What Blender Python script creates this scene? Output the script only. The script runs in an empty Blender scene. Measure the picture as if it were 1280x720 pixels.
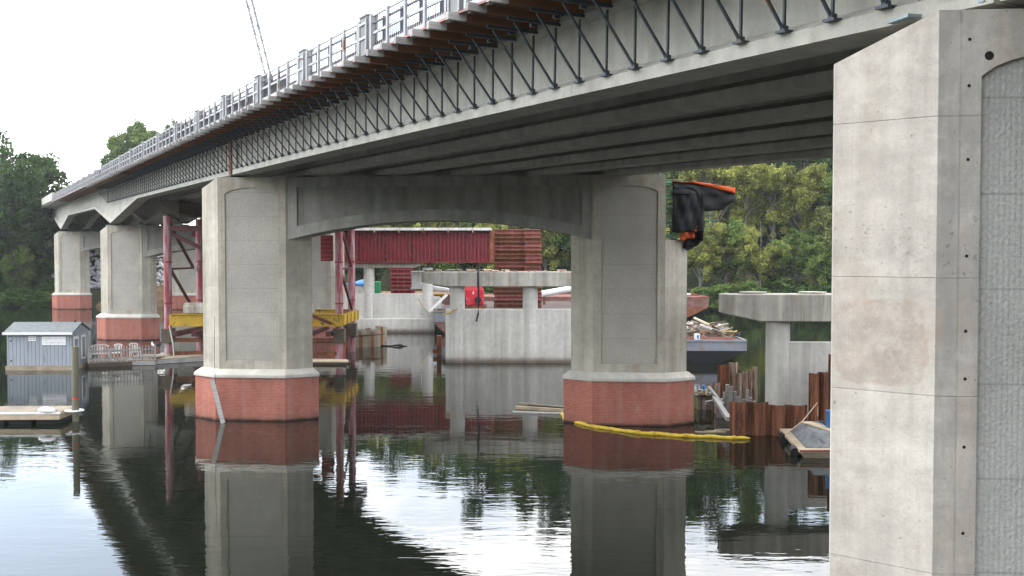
import bpy, bmesh, math, random
import numpy as np
from mathutils import Vector, Matrix

random.seed(7)
rng = np.random.default_rng(11)
scene = bpy.context.scene
col = scene.collection
R = math.radians

# ------------------------------------------------------------------ camera
CAM_H = 6.0
TILT = math.atan(40 / 1280)
cam_data = bpy.data.cameras.new('camera')
cam_data.lens = 36.0
cam_data.sensor_width = 36.0
cam_data.clip_start = 0.05
cam_data.clip_end = 4000
cam = bpy.data.objects.new('camera', cam_data)
col.objects.link(cam)
cam.location = (0, 0, CAM_H)
cam.rotation_euler = (math.pi / 2 - TILT, 0, 0)
scene.camera = cam


def at(px, py, Y):
    a = (px - 640) / 1280
    b = (360 - py) / 1280
    ct, st = math.cos(-TILT), math.sin(-TILT)
    d = Vector((a, ct - b * st, st + b * ct))
    return Vector((0, 0, CAM_H)) + d * (Y / d.y)


def onwater(px, py, z=0.0):
    p = at(px, py, 1.0)
    d = p - Vector((0, 0, CAM_H))
    k = (z - CAM_H) / d.z
    return Vector((0, 0, CAM_H)) + d * k


# ------------------------------------------------------------------ node helpers
class NT:
    def __init__(self, name):
        self.m = bpy.data.materials.new(name)
        self.m.use_nodes = True
        self.t = self.m.node_tree
        self.t.nodes.clear()
        self.out = self.n('ShaderNodeOutputMaterial')

    def n(self, typ, **kw):
        o = self.t.nodes.new(typ)
        for k, v in kw.items():
            setattr(o, k, v)
        return o

    def l(self, a, b):
        self.t.links.new(a, b)

    def val(self, sock, v):
        if hasattr(v, 'is_linked'):
            self.l(v, sock)
        else:
            sock.default_value = v

    def math(self, op, a, b=0.0, clamp=False):
        o = self.n('ShaderNodeMath', operation=op, use_clamp=clamp)
        self.val(o.inputs[0], a)
        self.val(o.inputs[1], b)
        return o.outputs[0]

    def vmul(self, v, s):
        o = self.n('ShaderNodeVectorMath', operation='MULTIPLY')
        self.l(v, o.inputs[0])
        o.inputs[1].default_value = s
        return o.outputs[0]

    def vadd(self, a, b):
        o = self.n('ShaderNodeVectorMath', operation='ADD')
        self.val(o.inputs[0], a)
        self.val(o.inputs[1], b)
        return o.outputs[0]

    def noise(self, v, scale, detail=4, rough=0.55, dist=0.0):
        o = self.n('ShaderNodeTexNoise')
        self.l(v, o.inputs['Vector'])
        o.inputs['Scale'].default_value = scale
        o.inputs['Detail'].default_value = detail
        o.inputs['Roughness'].default_value = rough
        o.inputs['Distortion'].default_value = dist
        return o.outputs[0]

    def mr(self, v, a, b, c, d):
        o = self.n('ShaderNodeMapRange')
        self.l(v, o.inputs[0])
        for i, x in enumerate((a, b, c, d)):
            o.inputs[i + 1].default_value = x
        return o.outputs[0]

    def mix(self, f, a, b, blend='MIX'):
        o = self.n('ShaderNodeMix', data_type='RGBA', blend_type=blend)
        self.val(o.inputs['Factor'], f)
        for s, v in ((o.inputs[6], a), (o.inputs[7], b)):
            if hasattr(v, 'is_linked'):
                self.l(v, s)
            else:
                s.default_value = (*v, 1) if len(v) == 3 else v
        return o.outputs[2]

    def scale_col(self, c, f):
        """colour times a scalar socket"""
        o = self.n('ShaderNodeVectorMath', operation='SCALE')
        if hasattr(c, 'is_linked'):
            self.l(c, o.inputs[0])
        else:
            o.inputs[0].default_value = c[:3]
        self.val(o.inputs['Scale'], f)
        return o.outputs[0]

    def bsdf(self, color, rough=0.8, metal=0.0, bump=None, bstr=0.3, bdist=0.01, spec=0.3):
        b = self.n('ShaderNodeBsdfPrincipled')
        if hasattr(color, 'is_linked'):
            self.l(color, b.inputs['Base Color'])
        else:
            b.inputs['Base Color'].default_value = (*color[:3], 1)
        self.val(b.inputs['Roughness'], rough)
        b.inputs['Metallic'].default_value = metal
        b.inputs['Specular IOR Level'].default_value = spec
        if bump is not None:
            bn = self.n('ShaderNodeBump')
            bn.inputs['Strength'].default_value = bstr
            bn.inputs['Distance'].default_value = bdist
            self.l(bump, bn.inputs['Height'])
            self.l(bn.outputs[0], b.inputs['Normal'])
        self.l(b.outputs[0], self.out.inputs[0])
        return b

    def coords(self, rnd=True):
        tc = self.n('ShaderNodeTexCoord')
        oi = self.n('ShaderNodeObjectInfo')
        self.oi = oi
        self.tc = tc
        self.uv = tc.outputs['UV']
        if rnd:
            s = self.math('MULTIPLY', oi.outputs['Random'], 57.0)
            return self.vadd(tc.outputs['Object'], s)
        return tc.outputs['Object']

    def attr(self, name):
        return self.n('ShaderNodeAttribute', attribute_name=name).outputs['Fac']


def concrete(name, c, var=.22, streak=.22, brown=.25, pits=.5, bump=.5, bcol=(.30, .21, .14), rough=.85, streakscale=1.0, patch=False, drip=0.0, wet=False):
    t = NT(name)
    v = t.coords()
    n1 = t.mr(t.noise(v, .55, 6, .6), .3, .7, 1 - var, 1 + var)
    st = t.mr(t.noise(t.vmul(v, (2.6 * streakscale, 2.6 * streakscale, .13)), 1.0, 5, .6), .35, .68, 1.06, 1 - streak)
    mid = t.mr(t.noise(v, 4.0, 5, .6), .3, .7, .9, 1.1)
    fine = t.mr(t.noise(v, 38, 3, .6), .3, .7, .93, 1.07)
    tone = t.attr('tone')
    f = t.math('MULTIPLY', t.math('MULTIPLY', n1, st), t.math('MULTIPLY', t.math('MULTIPLY', mid, fine), tone))
    cc = t.scale_col(c, f)
    bm = t.mr(t.noise(t.vadd(v, (31, 17, 9)), .8, 6, .65, .4), .52, .72, 0, brown)
    cc = t.mix(bm, cc, t.scale_col(bcol, fine))
    if drip > 0:
        dn = t.noise(t.vadd(t.vmul(v, (1.5, 1.5, .06)), (3, 8, 2)), 1.0, 5, .7, .15)
        cc = t.mix(t.mr(dn, .53, .63, 0, drip), cc, t.scale_col(bcol, mid))
        cc = t.mix(t.mr(t.noise(t.vadd(t.vmul(v, (2.2, 2.2, .09)), (9, 1, 7)), 1.0, 4, .6), .56, .64, 0, drip * .7), cc, tuple(min(.8, x * 1.35) for x in c))
    if patch:
        sp = t.n('ShaderNodeSeparateXYZ')
        t.l(t.tc.outputs['Object'], sp.inputs[0])
        wn = t.math('MULTIPLY', t.math('SUBTRACT', t.noise(v, 3.2, 8, .75), .5), 2.2)

        def ell(cx, cz, rx, rz):
            a = t.math('POWER', t.math('ABSOLUTE', t.math('DIVIDE', t.math('SUBTRACT', sp.outputs[0], cx), rx)), 5.0)
            b = t.math('POWER', t.math('ABSOLUTE', t.math('DIVIDE', t.math('SUBTRACT', sp.outputs[2], cz), rz)), 5.0)
            return t.math('ADD', t.math('ADD', a, b), wn)
        e1 = ell(-1.69, 5.19, .37, .41)
        cc = t.mix(t.math('MULTIPLY', t.mr(e1, .6, 1.0, .8, 0), t.mr(t.noise(v, 6, 6, .75), .36, .62, .15, 1)), cc, t.scale_col((.26, .215, .18), t.math('MULTIPLY', mid, fine)))
        rim = t.math('MULTIPLY', t.mr(e1, .45, .7, 0, 1), t.mr(e1, .8, 1.1, 1, 0))
        cc = t.mix(t.math('MULTIPLY', rim, t.mr(t.noise(v, 5, 4, .7), .42, .62, 0, .55)), cc, (.30, .20, .145))
        e2 = ell(-1.60, 5.05, .16, .14)
        cc = t.mix(t.math('MULTIPLY', t.mr(e2, .3, 1.3, .6, 0), t.mr(t.noise(v, 11, 4, .7), .42, .6, 0, 1)), cc, (.22, .195, .17))
        hb = t.noise(t.vmul(v, (.25, .25, 2.1)), 1.0, 4, .65, .3)
        cc = t.scale_col(cc, t.mr(hb, .35, .65, .88, 1.08))
        blot = t.noise(t.vadd(v, (1, 6, 3)), 1.7, 8, .72, .8)
        cc = t.mix(t.mr(blot, .48, .66, 0, .38), cc, (.27, .235, .205))
        run = t.noise(t.vadd(t.vmul(v, (9, 9, .35)), (2, 2, 8)), 1.0, 4, .7)
        cc = t.mix(t.mr(run, .60, .70, 0, .28), cc, (.24, .19, .15))
        band = t.math('MULTIPLY', t.math('LESS_THAN', t.math('ABSOLUTE', t.math('SUBTRACT', sp.outputs[2], 6.15)), .35), t.mr(t.noise(t.vadd(v, (5, 5, 5)), 16, 2), .64, .70, 0, .55))
        cc = t.mix(band, cc, (.12, .10, .09))
        fr = t.math('MULTIPLY', t.math('GREATER_THAN', sp.outputs[0], -1.275), t.mr(t.noise(t.vmul(v, (4, 4, 1.1)), 1.0, 6, .7, .5), .42, .62, 0, .55))
        cc = t.mix(fr, cc, (.235, .235, .225))
        seam = t.math('ADD', t.math('ABSOLUTE', t.math('ADD', sp.outputs[0], 1.075)), t.math('MULTIPLY', t.math('SUBTRACT', t.noise(v, 5, 4), .5), .03))
        cc = t.mix(t.mr(seam, .004, .012, .45, 0), cc, (.16, .155, .145))
        sc2 = t.noise(t.vmul(v, (1, 1, 4.0)), 4.5, 5, .7)
        cc = t.mix(t.mr(sc2, .60, .68, 0, .35), cc, (.30, .22, .18))
        cc = t.mix(t.mr(t.noise(t.vadd(v, (2, 9, 4)), 2.2, 6, .7), .52, .66, 0, .45), cc, tuple(min(.8, x * 1.22) for x in c))
    if wet:
        sw = t.n('ShaderNodeSeparateXYZ')
        t.l(t.tc.outputs['Object'], sw.inputs[0])
        zz = t.math('ADD', sw.outputs[2], t.math('MULTIPLY', t.noise(v, 2.5, 5, .6), .25))
        cc = t.mix(t.mr(zz, .20, .50, .9, 0), cc, (.045, .035, .025))
        cc = t.mix(t.mr(t.math('ADD', zz, t.math('MULTIPLY', t.noise(v, .9, 5), .9)), .5, 1.3, .35, 0), cc, (.20, .15, .11))
    pit = t.noise(v, 22, 2, .5)
    pm = t.mr(pit, .70, .76, 0, pits)
    cc = t.mix(pm, cc, tuple(x * .35 for x in c))
    h = t.math('SUBTRACT', t.math('ADD', t.noise(v, 45, 3), t.math('MULTIPLY', t.noise(v, 6, 3), .8)), pm)
    t.bsdf(cc, rough, bump=h, bstr=bump, bdist=.006)
    return t.m


def ribbed_panel(name, c, pitch=.05, joint=.876, depth=.012, off=0.0):
    t = NT(name)
    v = t.coords()
    sep = t.n('ShaderNodeSeparateXYZ')
    t.l(t.uv, sep.inputs[0])
    wob = t.math('MULTIPLY', t.math('SUBTRACT', t.noise(v, 7, 3), .5), pitch * .22)
    u = t.math('ADD', sep.outputs[0], wob)
    rib = t.math('ABSOLUTE', t.math('SINE', t.math('MULTIPLY', u, math.pi / pitch)))
    rib = t.math('POWER', rib, .6)
    cmb = t.n('ShaderNodeCombineXYZ')
    t.l(t.math('MULTIPLY', u, 1.0 / pitch), cmb.inputs[0])
    t.l(t.math('MULTIPLY', sep.outputs[1], 1.15 / pitch), cmb.inputs[1])
    t.l(t.math('MULTIPLY', t.oi.outputs['Random'], 30.0), cmb.inputs[2])
    chip = t.noise(cmb.outputs[0], 1.15, 3, .65)
    n1 = t.mr(t.noise(v, .7, 5), .3, .7, .88, 1.1)
    ch = t.mr(chip, .35, .68, .87, 1.13)
    fr = t.math('FRACT', t.math('DIVIDE', t.math('ADD', sep.outputs[1], off), joint))
    line = t.math('LESS_THAN', t.math('ABSOLUTE', t.math('SUBTRACT', fr, .5)), .011)
    f = t.math('MULTIPLY', t.math('MULTIPLY', n1, ch), t.math('SUBTRACT', 1.0, t.math('MULTIPLY', line, .22)))
    cc = t.scale_col(c, t.math('MULTIPLY', f, t.mr(rib, 0, 1, .92, 1.03)))
    h = t.math('ADD', t.math('MULTIPLY', rib, .45), t.math('MULTIPLY', chip, 2.2))
    dirt = t.noise(t.vadd(v, (3, 1, 4)), 1.4, 6, .7)
    cc = t.mix(t.mr(dirt, .5, .7, 0, .3), cc, tuple(x * .66 for x in c))
    t.bsdf(cc, .85, bump=h, bstr=.8, bdist=depth)
    return t.m


def brick(name):
    t = NT(name)
    v = t.coords()
    bt = t.n('ShaderNodeTexBrick')
    t.l(t.uv, bt.inputs['Vector'])
    bt.inputs['Scale'].default_value = 1.0
    bt.inputs['Brick Width'].default_value = .15
    bt.inputs['Row Height'].default_value = .055
    bt.inputs['Mortar Size'].default_value = .006
    bt.inputs['Mortar Smooth'].default_value = .2
    bt.inputs['Color1'].default_value = (.37, .118, .080, 1)
    bt.inputs['Color2'].default_value = (.28, .086, .060, 1)
    bt.inputs['Mortar'].default_value = (.35, .19, .150, 1)
    n1 = t.mr(t.noise(v, .9, 5), .3, .7, .85, 1.15)
    n2 = t.mr(t.noise(t.vmul(v, (3, 3, .2)), 1, 4), .45, .7, 0, .35)
    cc = t.scale_col(bt.outputs['Color'], n1)
    cc = t.mix(n2, cc, (.40, .25, .23))
    cc = t.mix(t.mr(t.noise(t.vadd(t.vmul(v, (1.2, 1.2, .5)), (4, 4, 9)), 1.0, 6, .7), .5, .7, 0, .35), cc, (.20, .085, .07))
    sp = t.n('ShaderNodeSeparateXYZ')
    t.l(t.tc.outputs['Object'], sp.inputs[0])
    tz = t.math('ADD', sp.outputs[2], t.math('MULTIPLY', t.noise(t.vadd(v, (6, 2, 1)), 1.8, 6, .7), .55))
    cc = t.mix(t.mr(tz, .30, .62, .5, 0), cc, (.13, .075, .050))
    cc = t.mix(t.mr(t.noise(t.vadd(t.vmul(v, (1, 1, .6)), (8, 3, 3)), 2.4, 7, .75), .60, .72, 0, .5), cc, (.46, .36, .33))
    w = t.mr(t.math('ADD', sp.outputs[2], t.math('MULTIPLY', t.noise(v, 2, 4), .16)), .09, .19, .92, 0)
    cc = t.mix(w, cc, (.018, .014, .012))
    t.bsdf(cc, .8, bump=t.math('SUBTRACT', t.noise(v, 30, 3), bt.outputs['Fac']), bstr=.6, bdist=.008, spec=.12)
    return t.m


def paint(name, c, var=.15, rust=0.0, rustc=(.13, .045, .02), rough=.55, scale=1.0, metal=0.0, streaky=False, bump=.2):
    t = NT(name)
    v = t.coords()
    vv = t.vmul(v, (3, 3, .35)) if streaky else v
    n1 = t.mr(t.noise(vv, 1.7 * scale, 5), .3, .7, 1 - var, 1 + var)
    n2 = t.mr(t.noise(v, 17 * scale, 4), .3, .7, 1 - var * .5, 1 + var * .5)
    cc = t.scale_col(c, t.math('MULTIPLY', t.math('MULTIPLY', n1, n2), t.attr('tone')))
    if rust > 0:
        m = t.mr(t.noise(t.vadd(vv, (7, 3, 5)), 2.3 * scale, 7, .65, .3), .60 - rust * .3, .66 - rust * .1, 0, .95)
        cc = t.mix(m, cc, t.scale_col(rustc, n2))
    t.bsdf(cc, rough, metal, bump=t.noise(v, 30 * scale, 3), bstr=bump, bdist=.004)
    return t.m


def wood(name, c, var=.35, rough=.85):
    t = NT(name)
    v = t.coords()
    g = t.noise(t.vmul(t.uv, (2, 26, 1)), 1.0, 5, .6)
    n1 = t.mr(g, .3, .7, 1 - var, 1 + var * .6)
    n2 = t.mr(t.noise(v, 1.3, 4), .3, .7, .8, 1.2)
    rnd = t.mr(t.oi.outputs['Random'], 0, 1, .82, 1.18)
    cc = t.scale_col(c, t.math('MULTIPLY', t.math('MULTIPLY', n1, n2), t.math('MULTIPLY', rnd, t.attr('tone'))))
    t.bsdf(cc, rough, bump=g, bstr=.4, bdist=.004)
    return t.m


def plain(name, c, rough=.6, metal=0.0, spec=.3):
    return paint(name, c, .07, 0, rough=rough, metal=metal, bump=.05)


def leafmat(name, dark, light, warm=None):
    t = NT(name)
    tone = t.attr('tone')
    c = t.mix(t.math('MULTIPLY', tone, 1.0, True), dark, light)
    t.coords()
    rnd = t.mr(t.oi.outputs['Random'], 0, 1, .78, 1.22)
    c = t.scale_col(c, rnd)
    d = t.n('ShaderNodeBsdfDiffuse')
    tr = t.n('ShaderNodeBsdfTranslucent')
    t.l(c, d.inputs[0])
    t.l(c, tr.inputs[0])
    m = t.n('ShaderNodeMixShader')
    m.inputs[0].default_value = .28
    t.l(d.outputs[0], m.inputs[1])
    t.l(tr.outputs[0], m.inputs[2])
    t.l(m.outputs[0], t.out.inputs[0])
    return t.m


M = {}
M['conc'] = concrete('pier_concrete', (.385, .356, .296), drip=.45, bcol=(.245, .19, .135))
M['conc_near'] = concrete('near_pier_concrete', (.385, .356, .316), var=.18, streak=.26, brown=.55, pits=.6, bump=.35, drip=.22, bcol=(.33, .25, .19), patch=True)
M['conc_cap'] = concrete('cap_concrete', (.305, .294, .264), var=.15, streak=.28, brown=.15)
M['conc_girder'] = concrete('girder_concrete', (.375, .360, .318), var=.14, streak=.20, brown=.14, pits=.4, drip=.22, bcol=(.25, .225, .19))
M['conc_dark'] = concrete('deck_concrete', (.34, .335, .32), var=.15, streak=.1, brown=.1)
M['conc_old'] = concrete('old_concrete', (.43, .405, .355), var=.18, streak=.42, brown=.35, bcol=(.20, .14, .09), pits=.4, drip=.6)
M['conc_wall'] = concrete('old_wall_concrete', (.52, .50, .46), wet=True, var=.10, streak=.18, brown=.14, drip=.28, bcol=(.25, .22, .18))
M['ledge'] = concrete('ledge_concrete', (.44, .42, .37), var=.12, streak=.1, brown=.2)
M['panel'] = ribbed_panel('ribbed_panel', (.37, .345, .30), pitch=.06)
M['panel_near'] = ribbed_panel('near_ribbed_panel', (.335, .328, .305), pitch=.05, depth=.0065)
M['brick'] = brick('red_brick')
M['hole'] = plain('dark_hole', (.012, .011, .01), .9)
M['steel_dark'] = paint('dark_blue_steel', (.050, .060, .072), .2, .03, rough=.5)
M['steel_grey'] = paint('galvanised_steel', (.22, .26, .28), .15, .05, rough=.45, metal=.3)
M['joist'] = wood('rusty_brown_timber', (.18, .075, .035))
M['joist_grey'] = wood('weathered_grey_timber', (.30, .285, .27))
M['form_grey'] = wood('grey_brown_form_board', (.15, .125, .115))
M['ply'] = wood('brown_plywood', (.13, .06, .03))
M['timber'] = wood('weathered_timber', (.25, .205, .15))
M['timber_pale'] = wood('pale_timber', (.44, .35, .24))
M['timber_dark'] = wood('dark_wet_timber', (.085, .065, .045))
M['rail_white'] = paint('pale_rail_paint', (.29, .29, .30), .18, .06, rough=.5)
M['pillar'] = concrete('pillar_concrete', (.22, .22, .22), brown=.15)
M['rail_blue'] = paint('blue_grey_picket', (.06, .065, .08), .15, rough=.5)
M['red_strip'] = paint('red_brown_strip', (.25, .09, .07), .2)
M['red_steel'] = paint('red_oxide_steel', (.225, .032, .040), .22, .12, rustc=(.10, .035, .02))
M['red_pipe'] = paint('worn_red_pipe', (.26, .045, .050), .2, .55, rustc=(.33, .26, .27), scale=.9, streaky=True)
M['rust'] = paint('rusty_steel', (.17, .060, .028), .4, .35, rustc=(.085, .030, .017), rough=.85)
M['rust_sheet'] = paint('rusty_sheet_pile', (.165, .064, .032), .45, .4, rustc=(.055, .022, .014), rough=.85, streaky=True)
M['rust_pale'] = paint('pale_rusty_pile', (.42, .33, .26), .3, .5, rustc=(.16, .075, .035), rough=.85, streaky=True)
M['rust_pink'] = paint('faded_red_rust', (.24, .075, .065), .3, .4, rustc=(.15, .05, .025), rough=.8)
M['brace'] = paint('dark_red_brace', (.085, .022, .022), .25, .15, rustc=(.07, .03, .02))
M['yellow'] = paint('yellow_paint', (.42, .265, .022), .15, .18, rustc=(.16, .09, .04), rough=.5)
M['boom'] = paint('yellow_vinyl', (.52, .36, .03), .2, .12, rustc=(.28, .19, .05), rough=.45, scale=2)
M['black_tarp'] = paint('black_tarp', (.016, .016, .018), .3, rough=.6, bump=.4)
M['orange'] = paint('orange_tarp', (.60, .10, .025), .15, rough=.6)
M['rebar'] = paint('green_coated_bar', (.12, .30, .17), .15, .1, rough=.5)
M['tarp_grey'] = paint('grey_tarp', (.13, .135, .14), .35, .15, rustc=(.06, .06, .062), rough=.65, scale=2, bump=.5)
M['blue'] = paint('blue_plastic', (.020, .13, .32), .1, rough=.4)
M['blue_tarp'] = paint('bright_blue_tarp', (.03, .17, .48), .12, rough=.5)
M['green_box'] = paint('green_container', (.03, .25, .12), .1, rough=.5)
M['white'] = paint('white_paint', (.70, .70, .70), .06, rough=.45)
M['white_dirty'] = paint('dirty_white_paint', (.55, .54, .51), .14, .1, rustc=(.3, .26, .2), rough=.55)
M['siding'] = paint('blue_grey_siding', (.27, .295, .325), .10, .04, rustc=(.2, .2, .2), rough=.6, streaky=True)
M['shingle'] = paint('grey_shingle', (.13, .14, .145), .18, .2, rustc=(.11, .12, .12), rough=.9, scale=3)
M['glass'] = plain('window_glass', (.20, .21, .21), .15)
M['ink'] = plain('faded_sign_lettering', (.28, .29, .30), .7)
M['red_band'] = plain('red_marker_band', (.45, .05, .05), .6)
M['machine_red'] = paint('bright_red_paint', (.50, .025, .04), .1, .06, rustc=(.6, .5, .5), rough=.4)
M['black'] = plain('black_rubber', (.014, .014, .015), .6)
M['rope'] = plain('pale_rope', (.42, .33, .22), .9)
M['hull_grey'] = paint('pale_grey_hull', (.17, .18, .205), .15, .15, rustc=(.20, .12, .09), rough=.6)
M['hull_dark'] = paint('dark_hull', (.012, .012, .013), .3, .1, rustc=(.03, .018, .012), rough=.9)
M['hull_rust'] = paint('rusty_hull', (.16, .085, .070), .25, .35, rustc=(.10, .045, .03), rough=.8)
M['deck_brown'] = paint('dark_barge_deck', (.060, .050, .046), .3, .3, rustc=(.12, .05, .035), rough=.85)
M['crane_grey'] = plain('grey_crane_steel', (.10, .10, .11))
M['bark'] = wood('brown_bark', (.10, .085, .065))
M['bark_pale'] = wood('pale_bark', (.19, .175, .145), .3)
M['leaf_dark'] = leafmat('dark_foliage', (.020, .042, .016), (.080, .130, .042))
M['leaf_mid'] = leafmat('mid_green_foliage', (.042, .078, .022), (.175, .232, .062))
M['leaf_yellow'] = leafmat('yellow_green_foliage', (.105, .122, .026), (.330, .340, .088))
M['leaf_olive'] = leafmat('olive_foliage', (.052, .068, .022), (.195, .212, .075))
M['leaf_low'] = leafmat('bright_bank_foliage', (.025, .060, .012), (.115, .195, .050))


# ------------------------------------------------------------------ mesh builder
class MB:
    def __init__(self):
        self.v, self.f, self.m, self.t, self.s = [], [], [], [], []

    def add(self, verts, faces, mat=0, tone=1.0, smooth=False):
        b = len(self.v)
        self.v += [tuple(p) for p in verts]
        for f in faces:
            self.f.append([b + i for i in f])
            self.m.append(mat)
            self.t.append(tone)
            self.s.append(smooth)
        return self

    def quad(self, a, b, c, d, mat=0, tone=1.0):
        return self.add([a, b, c, d], [(0, 1, 2, 3)], mat, tone)

    def box(self, c, s, rz=0.0, mat=0, tone=1.0, rx=0.0, ry=0.0):
        hx, hy, hz = s[0] / 2, s[1] / 2, s[2] / 2
        rm = Matrix.Rotation(rz, 3, 'Z') @ Matrix.Rotation(ry, 3, 'Y') @ Matrix.Rotation(rx, 3, 'X')
        vs = [rm @ Vector((x, y, z)) + Vector(c) for z in (-hz, hz) for x, y in ((-hx, -hy), (hx, -hy), (hx, hy), (-hx, hy))]
        fs = [(0, 3, 2, 1), (4, 5, 6, 7), (0, 1, 5, 4), (1, 2, 6, 5), (2, 3, 7, 6), (3, 0, 4, 7)]
        return self.add(vs, fs, mat, tone)

    def bar(self, p, q, w, h=None, mat=0, tone=1.0, up=(0, 0, 1)):
        """rectangular bar from p to q; w sideways, h upwards"""
        p, q = Vector(p), Vector(q)
        h = w if h is None else h
        d = (q - p).normalized()
        s = d.cross(Vector(up))
        if s.length < 1e-4:
            s = d.cross(Vector((1, 0, 0)))
        s.normalize()
        u = s.cross(d)
        vs = [e + s * a * w / 2 + u * b * h / 2 for e in (p, q) for a, b in ((-1, -1), (1, -1), (1, 1), (-1, 1))]
        fs = [(0, 3, 2, 1), (4, 5, 6, 7), (0, 1, 5, 4), (1, 2, 6, 5), (2, 3, 7, 6), (3, 0, 4, 7)]
        return self.add(vs, fs, mat, tone)

    def tube(self, pts, r, n=8, mat=0, tone=1.0, smooth=True):
        pts = [Vector(p) for p in pts]
        rs = r if isinstance(r, (list, tuple)) else [r] * len(pts)
        b = []
        ref = Vector((0, 0, 1))
        for i, p in enumerate(pts):
            d = (pts[min(i + 1, len(pts) - 1)] - pts[max(i - 1, 0)]).normalized()
            s = d.cross(ref)
            if s.length < .05:
                s = d.cross(Vector((1, 0, 0)))
            s.normalize()
            u = s.cross(d)
            for k in range(n):
                a = 2 * math.pi * k / n
                b.append(p + (s * math.cos(a) + u * math.sin(a)) * rs[i])
        fs = []
        for i in range(len(pts) - 1):
            for k in range(n):
                fs.append((i * n + k, i * n + (k + 1) % n, (i + 1) * n + (k + 1) % n, (i + 1) * n + k))
        self.add(b, fs, mat, tone, smooth)
        L = len(pts) - 1
        self.add(b[:n], [tuple(range(n))[::-1]], mat, tone)
        self.add(b[L * n:], [tuple(range(n))], mat, tone)
        return self

    def cyl(self, c, r, h, n=20, mat=0, tone=1.0, r2=None):
        c = Vector(c)
        return self.tube([c, c + Vector((0, 0, h))], [r, r if r2 is None else r2], n, mat, tone)

    def prism(self, poly, z0, z1, mat=0, tone=1.0):
        n = len(poly)
        vs = [(x, y, z0) for x, y in poly] + [(x, y, z1) for x, y in poly]
        fs = [tuple(range(n))[::-1], tuple(range(n, 2 * n))]
        fs += [(i, (i + 1) % n, n + (i + 1) % n, n + i) for i in range(n)]
        return self.add(vs, fs, mat, tone)

    def loft(self, rings, mat=0, tone=1.0, smooth=False, cap=True):
        n = len(rings[0])
        vs = [p for r in rings for p in r]
        fs = [(i * n + k, i * n + (k + 1) % n, (i + 1) * n + (k + 1) % n, (i + 1) * n + k)
              for i in range(len(rings) - 1) for k in range(n)]
        if cap:
            fs += [tuple(range(n))[::-1], tuple(range((len(rings) - 1) * n, len(rings) * n))]
        return self.add(vs, fs, mat, tone, smooth)

    def build(self, name, mats, parent=None, bevel=0.0, loc=None, recalc=True):
        if not isinstance(mats, (list, tuple)):
            mats = [mats]
        me = bpy.data.meshes.new(name)
        me.from_pydata(self.v, [], self.f)
        for m in mats:
            me.materials.append(m)
        me.polygons.foreach_set('material_index', self.m)
        me.polygons.foreach_set('use_smooth', self.s)
        at_ = me.attributes.new('tone', 'FLOAT', 'FACE')
        at_.data.foreach_set('value', self.t)
        me.update()
        if recalc:
            bm = bmesh.new()
            bm.from_mesh(me)
            bmesh.ops.recalc_face_normals(bm, faces=bm.faces)
            bm.to_mesh(me)
            bm.free()
        uvl = me.uv_layers.new(name='UVMap')
        for p in me.polygons:
            nx, ny, nz = p.normal
            if abs(nz) > .75:
                for li in p.loop_indices:
                    c = me.vertices[me.loops[li].vertex_index].co
                    uvl.data[li].uv = (c.x, c.y)
            else:
                L = math.hypot(nx, ny)
                tx, ty = -ny / L, nx / L
                for li in p.loop_indices:
                    c = me.vertices[me.loops[li].vertex_index].co
                    uvl.data[li].uv = (c.x * tx + c.y * ty, c.z)
        o = bpy.data.objects.new(name, me)
        col.objects.link(o)
        if parent is not None:
            o.parent = parent
        if loc is not None:
            o.location = loc
        if bevel > 0:
            b = o.modifiers.new('bevel', 'BEVEL')
            b.width = bevel
            b.segments = 2
            b.limit_method = 'ANGLE'
            b.angle_limit = R(35)
        return o


def tag(o, label=None, cat=None, group=None, kind=None):
    if label:
        o['label'] = label
    if cat:
        o['category'] = cat
        o['kind'] = 'thing'
    if group:
        o['group'] = group
    if kind:
        o['kind'] = kind
    return o


def thing(name, label, cat, loc=(0, 0, 0), rz=0.0, group=None, rx=0.0):
    o = bpy.data.objects.new(name, None)
    o.empty_display_size = .2
    col.objects.link(o)
    o.location = loc
    o.rotation_euler = (rx, 0, rz)
    return tag(o, label, cat, group)


def copy_tree(o, parent=None):
    c = o.copy()
    col.objects.link(c)
    if parent is not None:
        c.parent = parent
    for ch in list(o.children):
        copy_tree(ch, c)
    return c


# ------------------------------------------------------------------ the bridge line
BT = R(27.56)                       # direction of the bridge, left of straight ahead
NX, NY = math.cos(BT), math.sin(BT)  # to the right across the deck
SL = .522


def P(d, o=0.0, z=0.0):
    return Vector((9.35 - SL * d + NX * o, d + NY * o, zg(d) + z))


def zg(d):
    z = 8.97 + .0175 * (d - 37.6)
    if d < 37.6:
        z -= .0002 * (37.6 - d) ** 2
    if d > 110:
        z -= .00012 * (d - 110) ** 2
    return z


def haunch(d):
    h = 0.0
    for c, a, b, k in ((71.8, 12.0, 9.4, 1.27), (114.2, 9.4, 9.4, 1.37)):
        if c - a < d <= c:
            h = max(h, k * (d - c + a) / a)
        elif c < d < c + b:
            h = max(h, k * (c + b - d) / b)
    return h


# ------------------------------------------------------------------ piers
def smooth(a, b, x):
    t = min(1, max(0, (x - a) / (b - a)))
    return t * t * (3 - 2 * t)


HW, CX, CY, SIDE = 1.27, .80, .56, .05
TH = 1.75
ZB = 1.82


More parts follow.
